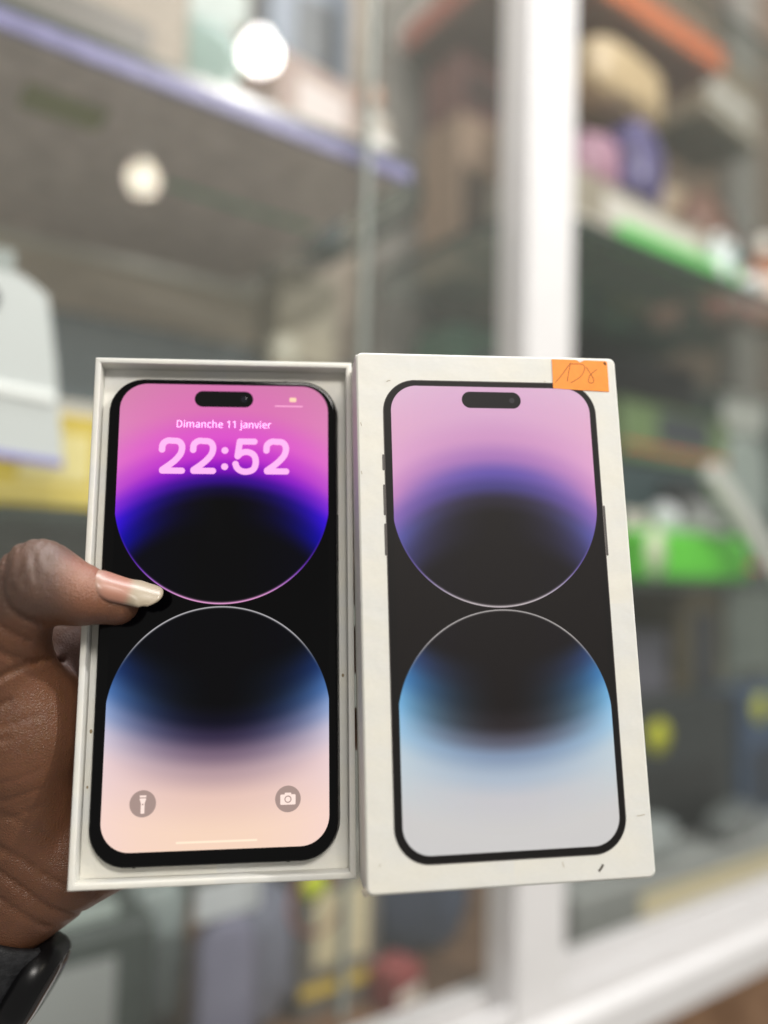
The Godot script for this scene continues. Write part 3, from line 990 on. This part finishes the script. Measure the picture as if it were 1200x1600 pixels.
# ------------------------------------------------------------------ cabinet
func build_cabinet() -> void:
	var root := thing("display_cabinet", "white aluminium and glass shop cabinet behind the carton", "cabinet", CAB_AT, Vector3(0, CAB_TURN, 0))
	root.scale = Vector3.ONE * CAB_SIZE
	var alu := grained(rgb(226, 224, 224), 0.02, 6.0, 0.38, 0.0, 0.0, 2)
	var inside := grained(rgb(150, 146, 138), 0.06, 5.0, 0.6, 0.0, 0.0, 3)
	var wood := grained(rgb(128, 92, 62), 0.2, 4.0, 0.6, 0.0, 0.02, 4)
	part("post", box(0.054, 1.54, 0.035, 0.002), alu, root, Vector3(0.016, 0.83, -0.0175))
	# stepped sill with its sliding tracks, seen as (depth, height)
	var sill := PackedVector2Array([Vector2(0.014, 0.032), Vector2(0.014, 0.060), Vector2(0.011, 0.064), Vector2(0.004, 0.066), Vector2(0.004, 0.052), Vector2(-0.004, 0.052), Vector2(-0.004, 0.076), Vector2(-0.012, 0.076), Vector2(-0.012, 0.056), Vector2(-0.026, 0.056), Vector2(-0.026, 0.080), Vector2(-0.034, 0.080), Vector2(-0.034, 0.060), Vector2(-0.042, 0.060), Vector2(-0.042, 0.078), Vector2(-0.047, 0.078), Vector2(-0.047, 0.032)])
	part("sill_rail", bar(sill, 2.2), alu, root, Vector3(1.3, 0, 0), Vector3(0, -90, 0))
	part("plinth", box(2.2, 0.5, 0.4, 0.003), wood, root, Vector3(0.2, -0.222, -0.19))
	part("floor_board", box(2.2, 0.012, 0.33, 0.001), wood, root, Vector3(0.2, 0.05, -0.213))
	var pane := glass_mat(rgb(225, 228, 220), 0.035)
	var clean := glass_mat(rgb(225, 232, 226), 0.015)
	tag(part("glass_pane", box(0.87, 1.4, 0.004, 0.0005), pane, root, Vector3(-0.447, 0.79, -0.0175)), "sliding glass pane left of the white post")
	tag(part("glass_pane", box(1.1, 1.4, 0.004, 0.0005), clean, root, Vector3(0.594, 0.79, -0.0325)), "sliding glass pane right of the white post")
	part("pane_handle", box(0.005, 1.3, 0.006, 0.001), plain(rgb(150, 156, 150), 0.3), root, Vector3(-0.157, 0.76, -0.012))
	# back of the cabinet
	part("back_panel", box(0.86, 0.58, 0.01, 0.001), grained(rgb(112, 122, 118), 0.15, 4.0, 0.6, 0.0, 0.0, 5), root, Vector3(-0.36, 0.345, -0.365))
	part("back_panel", box(0.86, 0.9, 0.01, 0.001), grained(rgb(156, 142, 124), 0.2, 5.0, 0.6, 0.0, 0.0, 6), root, Vector3(-0.36, 1.09, -0.366))
	part("back_panel", box(1.15, 0.67, 0.01, 0.001), grained(rgb(64, 84, 76), 0.3, 5.0, 0.6, 0.0, 0.0, 7), root, Vector3(0.65, 0.385, -0.365))
	part("back_panel", box(1.15, 0.85, 0.01, 0.001), grained(rgb(148, 118, 94), 0.3, 7.0, 0.6, 0.0, 0.0, 8), root, Vector3(0.65, 1.147, -0.366))
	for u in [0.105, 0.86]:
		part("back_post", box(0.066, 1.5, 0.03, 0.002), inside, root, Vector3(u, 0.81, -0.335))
	# tan board with pale lips along the back, under the upper left shelf
	var board := part("back_board", box(0.66, 0.068, 0.012, 0.002), grained(rgb(242, 226, 200), 0.06, 6.0, 0.6, 0.0, 0.0, 9), root, Vector3(-0.39, 0.656, -0.345))
	for y in [-0.037, 0.037]:
		part("lip", box(0.66, 0.016, 0.02, 0.002), plain(rgb(246, 244, 230), 0.5), board, Vector3(0, y, 0.004))

# closed band along a rounded rectangle
func rim(hw: float, hh: float, r: float, thick: float, high: float) -> ArrayMesh:
	var st := SurfaceTool.new()
	st.begin(Mesh.PRIMITIVE_TRIANGLES)
	st.set_smooth_group(-1)
	var a := rr(hw, hh, r, 10)
	var b := rr(hw - thick, hh - thick, r - thick, 10)
	var z := high * 0.5
	for i in a.size():
		var j := (i + 1) % a.size()
		var out := Vector3(a[i].x - b[i].x, a[i].y - b[i].y, 0)
		quad(st, Vector3(a[i].x, a[i].y, -z), Vector3(a[j].x, a[j].y, -z), Vector3(a[j].x, a[j].y, z), Vector3(a[i].x, a[i].y, z), out)
		quad(st, Vector3(b[i].x, b[i].y, -z), Vector3(b[j].x, b[j].y, -z), Vector3(b[j].x, b[j].y, z), Vector3(b[i].x, b[i].y, z), -out)
		for s in [-1.0, 1.0]:
			quad(st, Vector3(a[i].x, a[i].y, z * s), Vector3(a[j].x, a[j].y, z * s), Vector3(b[j].x, b[j].y, z * s), Vector3(b[i].x, b[i].y, z * s), Vector3(0, 0, s))
	st.generate_normals()
	return st.commit()

func shelf(u0: float, u1: float, v: float, label: String, tone: Color) -> void:
	var o := cab_thing("glass_shelf", label, "shelf", (u0 + u1) * 0.5, v, -0.185)
	part("sheet", rr_solid((u1 - u0) * 0.5 - 0.0025, 0.1425, 0.0775, [[0.001, -0.003], [0.0, -0.002], [0.0, 0.002], [0.001, 0.003]], 8), glass_mat(tone, 0.28), o, Vector3(0, 0, 0), Vector3(-90, 0, 0))
	part("polished_edge", rim((u1 - u0) * 0.5 + 0.0006, 0.1456, 0.08, 0.003, 0.009), plain(rgb(46, 56, 50), 0.2), o, Vector3.ZERO, Vector3(-90, 0, 0))

func item_box(n: String, label: String, category: String, u: float, v: float, w: float, size: Vector3, c: Color, turn := 0.0, group := "") -> Node3D:
	var o := cab_thing(n, label, category, u, v, w, turn, group)
	part("body", box(size.x, size.y, size.z, 0.003), grained(c, 0.08, 12.0, 0.45, 0.0, 0.0, int(absf(u) * 1000) % 50), o, Vector3(0, size.y * 0.5, 0))
	var k := int(absf(u * 977.0) + absf(w * 631.0)) % 5
	var dye: Color = [rgb(226, 222, 210), c.darkened(0.45), rgb(206, 196, 160), c.lightened(0.5), rgb(60, 66, 72)][k]
	part("printed_panel", box(size.x * (0.82 - 0.08 * k), size.y * (0.30 + 0.07 * k), 0.0012, 0.0002), plain(dye, 0.4), o, Vector3(size.x * 0.03 * (k - 2), size.y * (0.42 + 0.05 * k), size.z * 0.5 + 0.0004))
	part("printed_band", box(size.x * 0.96, size.y * 0.07, 0.0012, 0.0002), plain([c.lightened(0.4), rgb(214, 60, 50), rgb(236, 232, 220), c.darkened(0.4), rgb(220, 190, 70)][(k + 2) % 5], 0.4), o, Vector3(0, size.y * (0.13 + 0.02 * k), size.z * 0.5 + 0.0006))
	part("lid_flap", box(size.x - 0.004, 0.002, size.z - 0.004, 0.0005), plain(c.lightened(0.12), 0.5), o, Vector3(0, size.y + 0.001, 0))
	return o

func item_bag(n: String, label: String, category: String, u: float, v: float, w: float, size: Vector3, c: Color, rough: float, sd: int) -> Node3D:
	var o := cab_thing(n, label, category, u, v, w, float(sd * 13 % 40) - 20.0)
	part("body", bag(size.x, size.y, size.z, 0.35, sd), grained(c, 0.12, 14.0, rough, 0.0, 0.0, sd), o)
	return o

func item_bottle(n: String, label: String, u: float, v: float, w: float, h: float, r: float, c: Color, cap: Color) -> void:
	var o := cab_thing(n, label, "bottle", u, v, w)
	part("body", lathe([Vector2(0.0, 0.0), Vector2(r * 0.9, 0.0), Vector2(r, h * 0.03), Vector2(r, h * 0.62), Vector2(r * 0.85, h * 0.72), Vector2(r * 0.42, h * 0.80), Vector2(r * 0.40, h * 0.84)], 20), plain(c, 0.12), o)
	part("label_band", lathe([Vector2(r * 1.01, h * 0.16), Vector2(r * 1.02, h * 0.17), Vector2(r * 1.02, h * 0.50), Vector2(r * 1.01, h * 0.51)], 20), plain(c.lightened(0.6), 0.4), o)
	part("bottle_top", lathe([Vector2(r * 0.5, h * 0.83), Vector2(r * 0.52, h * 0.84), Vector2(r * 0.52, h * 0.97), Vector2(r * 0.45, h), Vector2(0.0, h)], 20), plain(cap, 0.35), o)

func item_pouch(n: String, label: String, u: float, v: float, w: float, size: Vector2, c: Color, head: Color, sd: int) -> void:
	var o := cab_thing(n, label, "pouch", u, v, w, float(sd * 17 % 30) - 15.0)
	part("body", bag(size.x, size.y * 0.86, 0.022, 0.25, sd), plain(c, 0.16), o)
	part("header_card", box(size.x * 0.9, size.y * 0.18, 0.003, 0.0005), plain(head, 0.45), o, Vector3(0, size.y * 0.88, 0))

func disc_label(parent: Node3D, at: Vector3, r: float, c: Color) -> void:
	part("round_label", lathe([Vector2(0.0, 0.0), Vector2(r, 0.0), Vector2(r, 0.0006), Vector2(0.0, 0.0008)], 28), plain(c, 0.5), parent, at, Vector3(90, 0, 0))

func build_goods() -> void:
	# shelves
	shelf(-0.80, -0.045, 0.708, "glass shelf with rounded end in the upper left bay", rgb(150, 170, 160))
	shelf(0.03, 1.15, 0.717, "glass shelf at mid height in the right bay", rgb(150, 170, 160))
	shelf(0.03, 1.15, 1.020, "highest glass shelf in the right bay, carrying the red box", rgb(150, 170, 160))
	shelf(0.03, 1.15, 0.392, "glass shelf in the right bay, carrying the bright green box", rgb(150, 170, 160))
	shelf(-0.80, -0.045, 0.425, "glass shelf in the left bay behind the carton tray", rgb(150, 170, 160))
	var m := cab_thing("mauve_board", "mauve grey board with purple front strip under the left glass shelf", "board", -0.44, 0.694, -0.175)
	part("sheet", box(0.66, 0.010, 0.29, 0.001), grained(rgb(234, 214, 210), 0.18, 7.0, 0.3, 0.0, 0.0, 31), m)
	part("purple_strip", box(0.662, 0.012, 0.004, 0.001), grained(rgb(112, 108, 164), 0.15, 9.0, 0.4, 0.0, 0.0, 32), m, Vector3(0.001, -0.002, 0.1475))
	part("green_reflection", box(0.13, 0.0014, 0.009, 0.0003), plain(rgb(112, 176, 142), 0.4), m, Vector3(0.254, -0.0054, 0.027))  # greenish reflection streak on the underside, put in as a thin coloured strip
	part("olive_reflection", box(0.05, 0.0014, 0.03, 0.0003), plain(rgb(140, 142, 84), 0.5), m, Vector3(0.10, -0.0054, 0.085))  # yellowish reflection on the same underside, built as a flat coloured patch
	# upper left, above the glass shelf
	item_box("pale_carton", "pale pinkish carton standing on the upper left shelf", "carton", -0.15, 0.712, -0.13, Vector3(0.085, 0.085, 0.06), rgb(176, 154, 144), 8.0)
	item_box("blue_grey_carton", "tall blue grey carton behind the pale pinkish one", "carton", -0.09, 0.712, -0.24, Vector3(0.09, 0.26, 0.05), rgb(122, 132, 146), -4.0)
	# behind the post, right bay upper shelf
	item_box("tan_carton", "tan carton under the dark red box, just left of the white post", "carton", 0.142, 0.721, -0.25, Vector3(0.09, 0.185, 0.07), rgb(150, 124, 100))
	item_box("dark_red_box", "dark red box on top of the tan carton beside the white post", "box", 0.142, 0.9085, -0.25, Vector3(0.084, 0.075, 0.065), rgb(112, 66, 60))
	# right bay, highest shelf
	var red := cab_thing("red_box", "flat red box with orange front edge on the highest shelf", "box", 0.262, 1.024, -0.215)
	part("body", box(0.34, 0.034, 0.21, 0.002), grained(rgb(196, 84, 62), 0.08, 8.0, 0.4, 0.0, 0.0, 41), red, Vector3(0, 0.017, 0))
	part("orange_edge", box(0.342, 0.030, 0.004, 0.001), plain(rgb(230, 118, 62), 0.4), red, Vector3(0, 0.017, 0.1075))
	# right bay, upper shelf
	item_box("cream_tray", "low cream tray under the purple bag on the right upper shelf", "tray", 0.215, 0.721, -0.10, Vector3(0.29, 0.055, 0.09), rgb(150, 142, 124), 3.0)
	item_bag("purple_bag", "purple plastic bag on the right upper shelf", "bag", 0.245, 0.779, -0.10, Vector3(0.10, 0.115, 0.07), rgb(80, 72, 122), 0.35, 3)
	item_bag("pink_bag", "pale pink bag between the cream bag and the purple bag", "bag", 0.175, 0.779, -0.10, Vector3(0.07, 0.08, 0.06), rgb(160, 116, 136), 0.4, 4)
	item_bag("cream_bag", "cream coloured bag above the purple bag", "bag", 0.225, 0.886, -0.11, Vector3(0.17, 0.085, 0.08), rgb(196, 172, 130), 0.45, 5)
	item_bag("brown_bag", "large brown bag at the right edge of the upper shelf", "bag", 0.55, 0.721, -0.22, Vector3(0.22, 0.24, 0.10), rgb(122, 84, 66), 0.5, 6)
	item_box("small_red_box", "small reddish box in front of the brown bag", "box", 0.475, 0.721, -0.12, Vector3(0.06, 0.055, 0.05), rgb(178, 104, 90), 12.0)
	item_bag("yellow_pouch", "small yellowish pouch behind the purple bag", "pouch", 0.36, 0.721, -0.19, Vector3(0.06, 0.17, 0.05), rgb(186, 168, 104), 0.5, 7)
	var roll := cab_thing("white_roll", "small white roll lying on the right upper shelf", "roll", 0.41, 0.735, -0.06, 20.0)
	part("wound_tape", lathe([Vector2(0.006, -0.012), Vector2(0.014, -0.012), Vector2(0.0145, -0.011), Vector2(0.0145, 0.011), Vector2(0.014, 0.012), Vector2(0.006, 0.012)], 24), plain(rgb(222, 226, 222), 0.4), roll, Vector3.ZERO, Vector3(90, 0, 0))
	var wand := cab_thing("green_bar", "long bright green bar lying on the right upper shelf", "bar", 0.265, 0.7205, -0.055, 0.0)
	part("body", rr_solid(0.105, 0.010, 0.006, [[0.001, 0.0], [0.0, 0.002], [0.0, 0.016], [0.002, 0.020]], 5), plain(rgb(98, 190, 92), 0.4), wand, Vector3.ZERO, Vector3(-90, 0, 0))
	item_box("dark_green_box", "dark green box behind the bright green bar", "box", 0.40, 0.721, -0.27, Vector3(0.30, 0.075, 0.06), rgb(52, 104, 70))
	# right bay, middle shelf
	item_box("green_carton", "tall green carton just left of the white post, under the dark red box", "carton", 0.145, 0.396, -0.25, Vector3(0.10, 0.27, 0.07), rgb(66, 116, 92))
	item_box("teal_box", "dark teal box at the bottom of the stack behind the lid", "box", 0.46, 0.396, -0.24, Vector3(0.24, 0.145, 0.10), rgb(52, 72, 76))
	item_box("olive_box", "olive green box in the middle of the stack behind the lid", "box", 0.455, 0.5435, -0.23, Vector3(0.24, 0.072, 0.09), rgb(112, 138, 88), 2.0)
	item_box("black_box", "black box on top of the olive green box", "box", 0.42, 0.618, -0.24, Vector3(0.19, 0.06, 0.08), rgb(34, 36, 38), -3.0)
	var gb := cab_thing("bright_green_box", "bright green box with pale round patch right of the lid", "box", 0.352, 0.396, -0.115, 7.0)
	part("body", box(0.25, 0.052, 0.055, 0.006), grained(rgb(92, 214, 44), 0.12, 14.0, 0.4, 0.0, 0.0, 51), gb, Vector3(0.006, 0.026, 0))
	var patch := part("pale_patch", lathe([Vector2(0.0, 0.0), Vector2(0.027, 0.0), Vector2(0.027, 0.0006), Vector2(0.0, 0.0008)], 28), plain(rgb(214, 220, 190), 0.5), gb, Vector3(-0.098, 0.028, 0.0275), Vector3(90, 0, 0))
	patch.scale = Vector3(0.7, 1, 1)
	var cap := cab_thing("white_pot", "small round white pot standing on the bright green box", "pot", 0.325, 0.4485, -0.115)
	part("dome", lathe([Vector2(0.0, 0.0), Vector2(0.015, 0.0), Vector2(0.018, 0.004), Vector2(0.0185, 0.016), Vector2(0.016, 0.026), Vector2(0.009, 0.032), Vector2(0.0, 0.034)], 24), plain(rgb(206, 210, 212), 0.4), cap)
	var rod := cab_thing("grey_bar", "light grey bar leaning on the bright green box", "bar", 0.415, 0.456, -0.066, 0.0)
	part("tube", rr_solid(0.013, 0.10, 0.006, [[0.002, -0.007], [0.0, -0.005], [0.0, 0.005], [0.002, 0.007]], 5), plain(rgb(196, 198, 190), 0.4), rod, Vector3.ZERO, Vector3(0, 0, 52))
	# right bay, floor
	item_box("lilac_grey_box", "lilac grey box on the cabinet floor behind the lid", "box", 0.425, 0.056, -0.24, Vector3(0.085, 0.27, 0.07), rgb(122, 122, 136))
	item_box("olive_brown_box", "tall olive brown box on the cabinet floor", "box", 0.53, 0.056, -0.24, Vector3(0.105, 0.325, 0.08), rgb(116, 106, 76))
	item_box("grey_green_box", "tall grey green box right of the olive brown one", "box", 0.66, 0.056, -0.24, Vector3(0.13, 0.325, 0.08), rgb(132, 144, 134))
	var db := item_box("black_case", "black case with neon yellow round label right of the lid", "case", 0.37, 0.056, -0.15, Vector3(0.21, 0.20, 0.06), rgb(36, 42, 42))
	disc_label(db, Vector3(-0.045, 0.165, 0.0305), 0.019, rgb(196, 200, 24))
	var nb := item_box("navy_case", "navy case with neon yellow round label at the right edge", "case", 0.57, 0.056, -0.15, Vector3(0.15, 0.20, 0.06), rgb(54, 76, 104))
	disc_label(nb, Vector3(-0.035, 0.180, 0.0305), 0.019, rgb(190, 194, 60))
	var gt := item_box("grey_tray", "flat grey tray on the cabinet floor by the sill", "tray", 0.40, 0.056, -0.09, Vector3(0.56, 0.05, 0.06), rgb(128, 132, 128))
	part("tray_lip", box(0.56, 0.006, 0.004, 0.001), plain(rgb(168, 172, 168), 0.4), gt, Vector3(0, 0.053, 0.028))
	# left bay, middle shelf and pane
	item_box("yellow_box", "yellow box on the left shelf behind the white tag", "box", -0.335, 0.429, -0.12, Vector3(0.075, 0.062, 0.05), rgb(222, 196, 48), 2.0)
	var tagcard := cab_thing("white_tag", "white tag with purple bottom edge on the left glass pane", "tag", -0.370, 0.505, -0.0145)
	var poly := PackedVector2Array([Vector2(-0.032, -0.052), Vector2(0.024, -0.056), Vector2(0.017, 0.000), Vector2(0.011, 0.036), Vector2(-0.002, 0.044), Vector2(-0.032, 0.046)])
	part("card", bar(poly, 0.0012), plain(rgb(194, 200, 198), 0.35), tagcard)
	part("purple_edge", box(0.055, 0.004, 0.002, 0.0003), plain(rgb(128, 124, 190), 0.4), tagcard, Vector3(-0.004, -0.0525, 0.0014), Vector3(0, 0, -4))
	part("fold", box(0.050, 0.006, 0.0025, 0.001), plain(rgb(232, 236, 232), 0.3), tagcard, Vector3(-0.007, -0.018, 0.0016), Vector3(0, 0, -4))
	part("hanger", box(0.016, 0.012, 0.0012, 0.0003), plain(rgb(150, 158, 154), 0.3), tagcard, Vector3(-0.014, 0.050, 0.0006))
	part("black_stud", lathe([Vector2(0.0, 0.0), Vector2(0.007, 0.0), Vector2(0.007, 0.003), Vector2(0.0, 0.004)], 18), plain(rgb(22, 24, 24), 0.4), tagcard, Vector3(-0.020, 0.028, 0.0012), Vector3(90, 0, 0))
	# left bay, floor
	item_box("dark_grey_box", "dark grey green box low on the left, beside the wrist", "box", -0.32, 0.056, -0.16, Vector3(0.15, 0.10, 0.10), rgb(56, 68, 64))
	var strip := cab_thing("pale_strip", "pale grey strip lying on the dark box beside the wrist", "strip", -0.298, 0.1585, -0.125, 4.0)
	part("body", rr_solid(0.030, 0.006, 0.004, [[0.001, 0.0], [0.0, 0.001], [0.0, 0.008], [0.001, 0.010]], 5), plain(rgb(176, 190, 184), 0.4), strip, Vector3.ZERO, Vector3(-90, 0, 0))
	item_bag("clear_bag", "pale crumpled plastic bag below the tray's left corner", "bag", -0.232, 0.056, -0.155, Vector3(0.055, 0.125, 0.05), rgb(168, 182, 180), 0.2, 8)
	item_bag("grey_blue_bag", "grey blue plastic bag below the middle of the tray", "bag", -0.170, 0.056, -0.12, Vector3(0.08, 0.12, 0.06), rgb(122, 126, 142), 0.22, 9)
	var ob := item_box("taupe_box", "taupe box with neon yellow round label below the tray", "box", -0.098, 0.056, -0.13, Vector3(0.075, 0.125, 0.05), rgb(110, 106, 98))
	disc_label(ob, Vector3(-0.027, 0.100, 0.0262), 0.011, rgb(206, 222, 20))
	part("red_ring", lathe([Vector2(0.022, 0.0), Vector2(0.025, 0.0), Vector2(0.025, 0.0006), Vector2(0.022, 0.0006)], 32), plain(rgb(160, 92, 80), 0.5), ob, Vector3(-0.024, 0.088, 0.0262), Vector3(90, 0, 0))
	item_bag("navy_bag", "navy fabric bag below the lid, left of the white post", "bag", 0.01, 0.056, -0.15, Vector3(0.11, 0.17, 0.07), rgb(58, 72, 100), 0.7, 10)

func build_small_goods() -> void:
	# right bay, upper shelf
	item_bottle("clear_bottle", "small pale bottle at the front of the right upper shelf, nearest the post", 0.335, 0.721, -0.055, 0.055, 0.014, rgb(190, 204, 200), rgb(232, 234, 232))
	item_bottle("teal_bottle", "small teal bottle at the front of the right upper shelf", 0.375, 0.721, -0.065, 0.06, 0.013, rgb(80, 128, 126), rgb(220, 222, 220))
	item_bottle("amber_bottle", "amber bottle with white top in front of the brown bag", 0.53, 0.721, -0.11, 0.12, 0.022, rgb(150, 92, 52), rgb(230, 226, 214))
	item_pouch("pinkish_pouch", "pinkish beige pouch left of the brown bag", 0.445, 0.721, -0.20, Vector2(0.085, 0.21), rgb(140, 102, 88), rgb(176, 160, 136), 11)
	item_box("terracotta_box", "terracotta box at the right end of the upper shelf", "box", 0.60, 0.721, -0.10, Vector3(0.08, 0.07, 0.05), rgb(182, 108, 84), -10.0)
	item_pouch("white_pouch", "white pouch leaning behind the pale pink bag", 0.135, 0.779, -0.12, Vector2(0.06, 0.13), rgb(176, 168, 156), rgb(166, 62, 52), 12)
	item_box("beige_carton", "beige carton right of the red box on the highest shelf", "carton", 0.56, 1.024, -0.22, Vector3(0.16, 0.10, 0.10), rgb(140, 120, 94), 5.0)
	# right bay, middle shelf
	item_pouch("silver_pouch", "silver grey pouch standing at the right of the middle shelf", 0.62, 0.396, -0.19, Vector2(0.11, 0.27), rgb(150, 162, 156), rgb(206, 212, 204), 13)
	item_box("slate_box", "slate box under the silver grey pouch's left edge", "box", 0.565, 0.396, -0.17, Vector3(0.05, 0.09, 0.05), rgb(70, 82, 84), 6.0)
	item_bottle("green_bottle", "slim dark green bottle between the stack and the silver pouch", 0.535, 0.396, -0.26, 0.20, 0.024, rgb(44, 92, 64), rgb(200, 206, 196))
	item_box("black_handset_box", "flat black box standing behind the right end of the bright green box", "box", 0.46, 0.396, -0.165, Vector3(0.10, 0.12, 0.02), rgb(30, 32, 34), -8.0)
	item_box("thin_white_box", "thin white box lying on the bright green box", "box", 0.405, 0.4485, -0.115, Vector3(0.075, 0.012, 0.04), rgb(206, 208, 204), 18.0)
	# right bay, floor
	item_bag("wrapped_bundle", "shiny wrapped bundle on the grey tray beside the lid", "bundle", 0.255, 0.109, -0.09, Vector3(0.12, 0.045, 0.05), rgb(150, 158, 156), 0.14, 14)
	item_bag("grey_packet", "grey packet on the grey tray near the sill", "packet", 0.42, 0.109, -0.09, Vector3(0.13, 0.035, 0.05), rgb(108, 114, 112), 0.2, 15)
	# left bay, upper shelf
	item_box("taupe_carton", "wide taupe carton at the left of the upper left shelf", "carton", -0.33, 0.712, -0.22, Vector3(0.20, 0.17, 0.10), rgb(142, 128, 108), 2.0)
	item_pouch("mint_pouch", "mint white pouch beneath the mirrored bulb, upper left shelf", -0.205, 0.712, -0.20, Vector2(0.08, 0.20), rgb(140, 160, 152), rgb(180, 190, 184), 16)
	item_bottle("white_bottle", "white bottle right of the pale pinkish carton", -0.085, 0.712, -0.12, 0.10, 0.02, rgb(170, 162, 150), rgb(176, 132, 104))
	# left bay, middle shelf
	item_box("slate_carton", "wide slate carton on the left middle shelf", "carton", -0.22, 0.429, -0.27, Vector3(0.24, 0.17, 0.08), rgb(84, 98, 104))
	item_box("beige_box", "tall beige box near the right end of the left middle shelf", "box", -0.095, 0.429, -0.22, Vector3(0.06, 0.235, 0.06), rgb(178, 170, 146), -6.0)
	item_bottle("peach_bottle", "peach coloured bottle beside the tall beige box", -0.145, 0.429, -0.15, 0.16, 0.024, rgb(206, 164, 126), rgb(190, 188, 170))
	# left bay, floor
	item_pouch("lilac_pouch", "lilac grey pouch with white streaks below the tray", -0.205, 0.056, -0.085, Vector2(0.055, 0.13), rgb(132, 132, 152), rgb(206, 212, 214), 17)
	item_box("small_crimson_box", "small crimson box on the floor left of the white post", "box", -0.055, 0.056, -0.09, Vector3(0.035, 0.03, 0.03), rgb(140, 52, 50), 15.0)

# ------------------------------------------------------------------ lamps
func ceiling_lamp(at: Vector3, aim: Vector3, size: Vector2, energy: float, c: Color, label: String) -> void:
	var root := thing("ceiling_lamp", label, "lamp", at)
	root.look_at_from_position(at, aim, Vector3.FORWARD)
	part("housing", box(size.x + 0.03, size.y + 0.03, 0.05, 0.006), plain(rgb(230, 230, 230), 0.5), root, Vector3(0, 0, 0.040))
	part("diffuser_lamp", box(size.x, size.y, 0.01, 0.003), glow(c, 3.0), root, Vector3(0, 0, 0.009))
	var l := AreaLight3D.new()
	l.name = "panel_light"
	l.area_size = size
	l.area_normalize_energy = true
	l.light_energy = energy
	l.light_color = c
	l.shadow_enabled = true
	l.area_range = 12.0
	root.add_child(l)

func bulb(at: Vector3, r: float, energy: float, shine: float, c: Color, label: String) -> void:
	var root := thing("hanging_bulb", label, "lamp", at)
	part("bulb_glass", lathe([Vector2(0.0, -r), Vector2(r * 0.5, -r * 0.87), Vector2(r * 0.87, -r * 0.5), Vector2(r, 0.0), Vector2(r * 0.87, r * 0.5), Vector2(r * 0.5, r * 0.95), Vector2(r * 0.4, r * 1.3)], 24), glow(c, shine), root)
	part("socket", lathe([Vector2(r * 0.45, r * 1.25), Vector2(r * 0.5, r * 1.3), Vector2(r * 0.5, r * 2.2), Vector2(0.0, r * 2.3)], 20), plain(rgb(220, 226, 222), 0.4), root)
	part("cord", lathe([Vector2(0.003, r * 2.2), Vector2(0.003, r * 2.2 + 0.5), Vector2(0.0, r * 2.2 + 0.5)], 8), plain(rgb(210, 210, 210), 0.5), root)
	var l := OmniLight3D.new()
	l.name = "bulb_light"
	l.light_energy = energy
	l.light_size = r
	l.light_color = c
	l.omni_range = 10.0
	l.omni_attenuation = 2.0
	l.shadow_enabled = true
	root.add_child(l)

func _ready() -> void:
	rng.seed = 7
	# camera
	var cam := Camera3D.new()
	cam.name = "camera"
	add_child(cam)
	cam.position = Vector3(0, 1.4, 0)
	cam.rotation_degrees = Vector3(4.0, 0.0, 1.6)
	cam.near = 0.02
	cam.far = 40.0
	var lens := CameraAttributesPhysical.new()
	lens.frustum_focal_length = 18.75
	lens.frustum_focus_distance = 0.274
	lens.exposure_aperture = 1.6
	cam.attributes = lens
	cam.fov = 65.24
	cam.current = true
	# surroundings and exposure
	var env := Environment.new()
	env.background_mode = Environment.BG_COLOR
	env.background_color = rgb(144, 142, 138)
	env.tonemap_mode = Environment.TONE_MAPPER_LINEAR
	env.tonemap_exposure = 1.0
	env.ssao_enabled = true
	env.ssil_enabled = true
	env.sdfgi_enabled = true
	var we := WorldEnvironment.new()
	we.name = "surroundings"
	we.environment = env
	add_child(we)
	# lamps
	ceiling_lamp(Vector3(0.50, 2.90, 1.60), Vector3(0.0, 1.4, -0.4), Vector2(1.0, 0.35), 3.5, rgb(255, 250, 242), "long ceiling lamp above and behind the viewer")
	ceiling_lamp(Vector3(0.25, 3.2, -0.55), Vector3(0.25, 1.0, -0.75), Vector2(1.4, 0.3), 3.0, rgb(250, 252, 255), "ceiling lamp above the cabinet front")
	bulb(Vector3(1.945, 3.421, 0.461), 0.062, 4.0, 110.0, rgb(255, 252, 246), "round hanging bulb mirrored brightest in the left glass pane")
	bulb(Vector3(2.049, 3.033, 1.064), 0.055, 0.3, 42.0, rgb(255, 244, 220), "smaller hanging bulb mirrored dimly in the left glass pane")
	# place and things
	build_cabinet()
	build_lid()
	build_tray()
	build_phone()
	build_hand()
	build_watch()
	build_goods()
	build_small_goods()
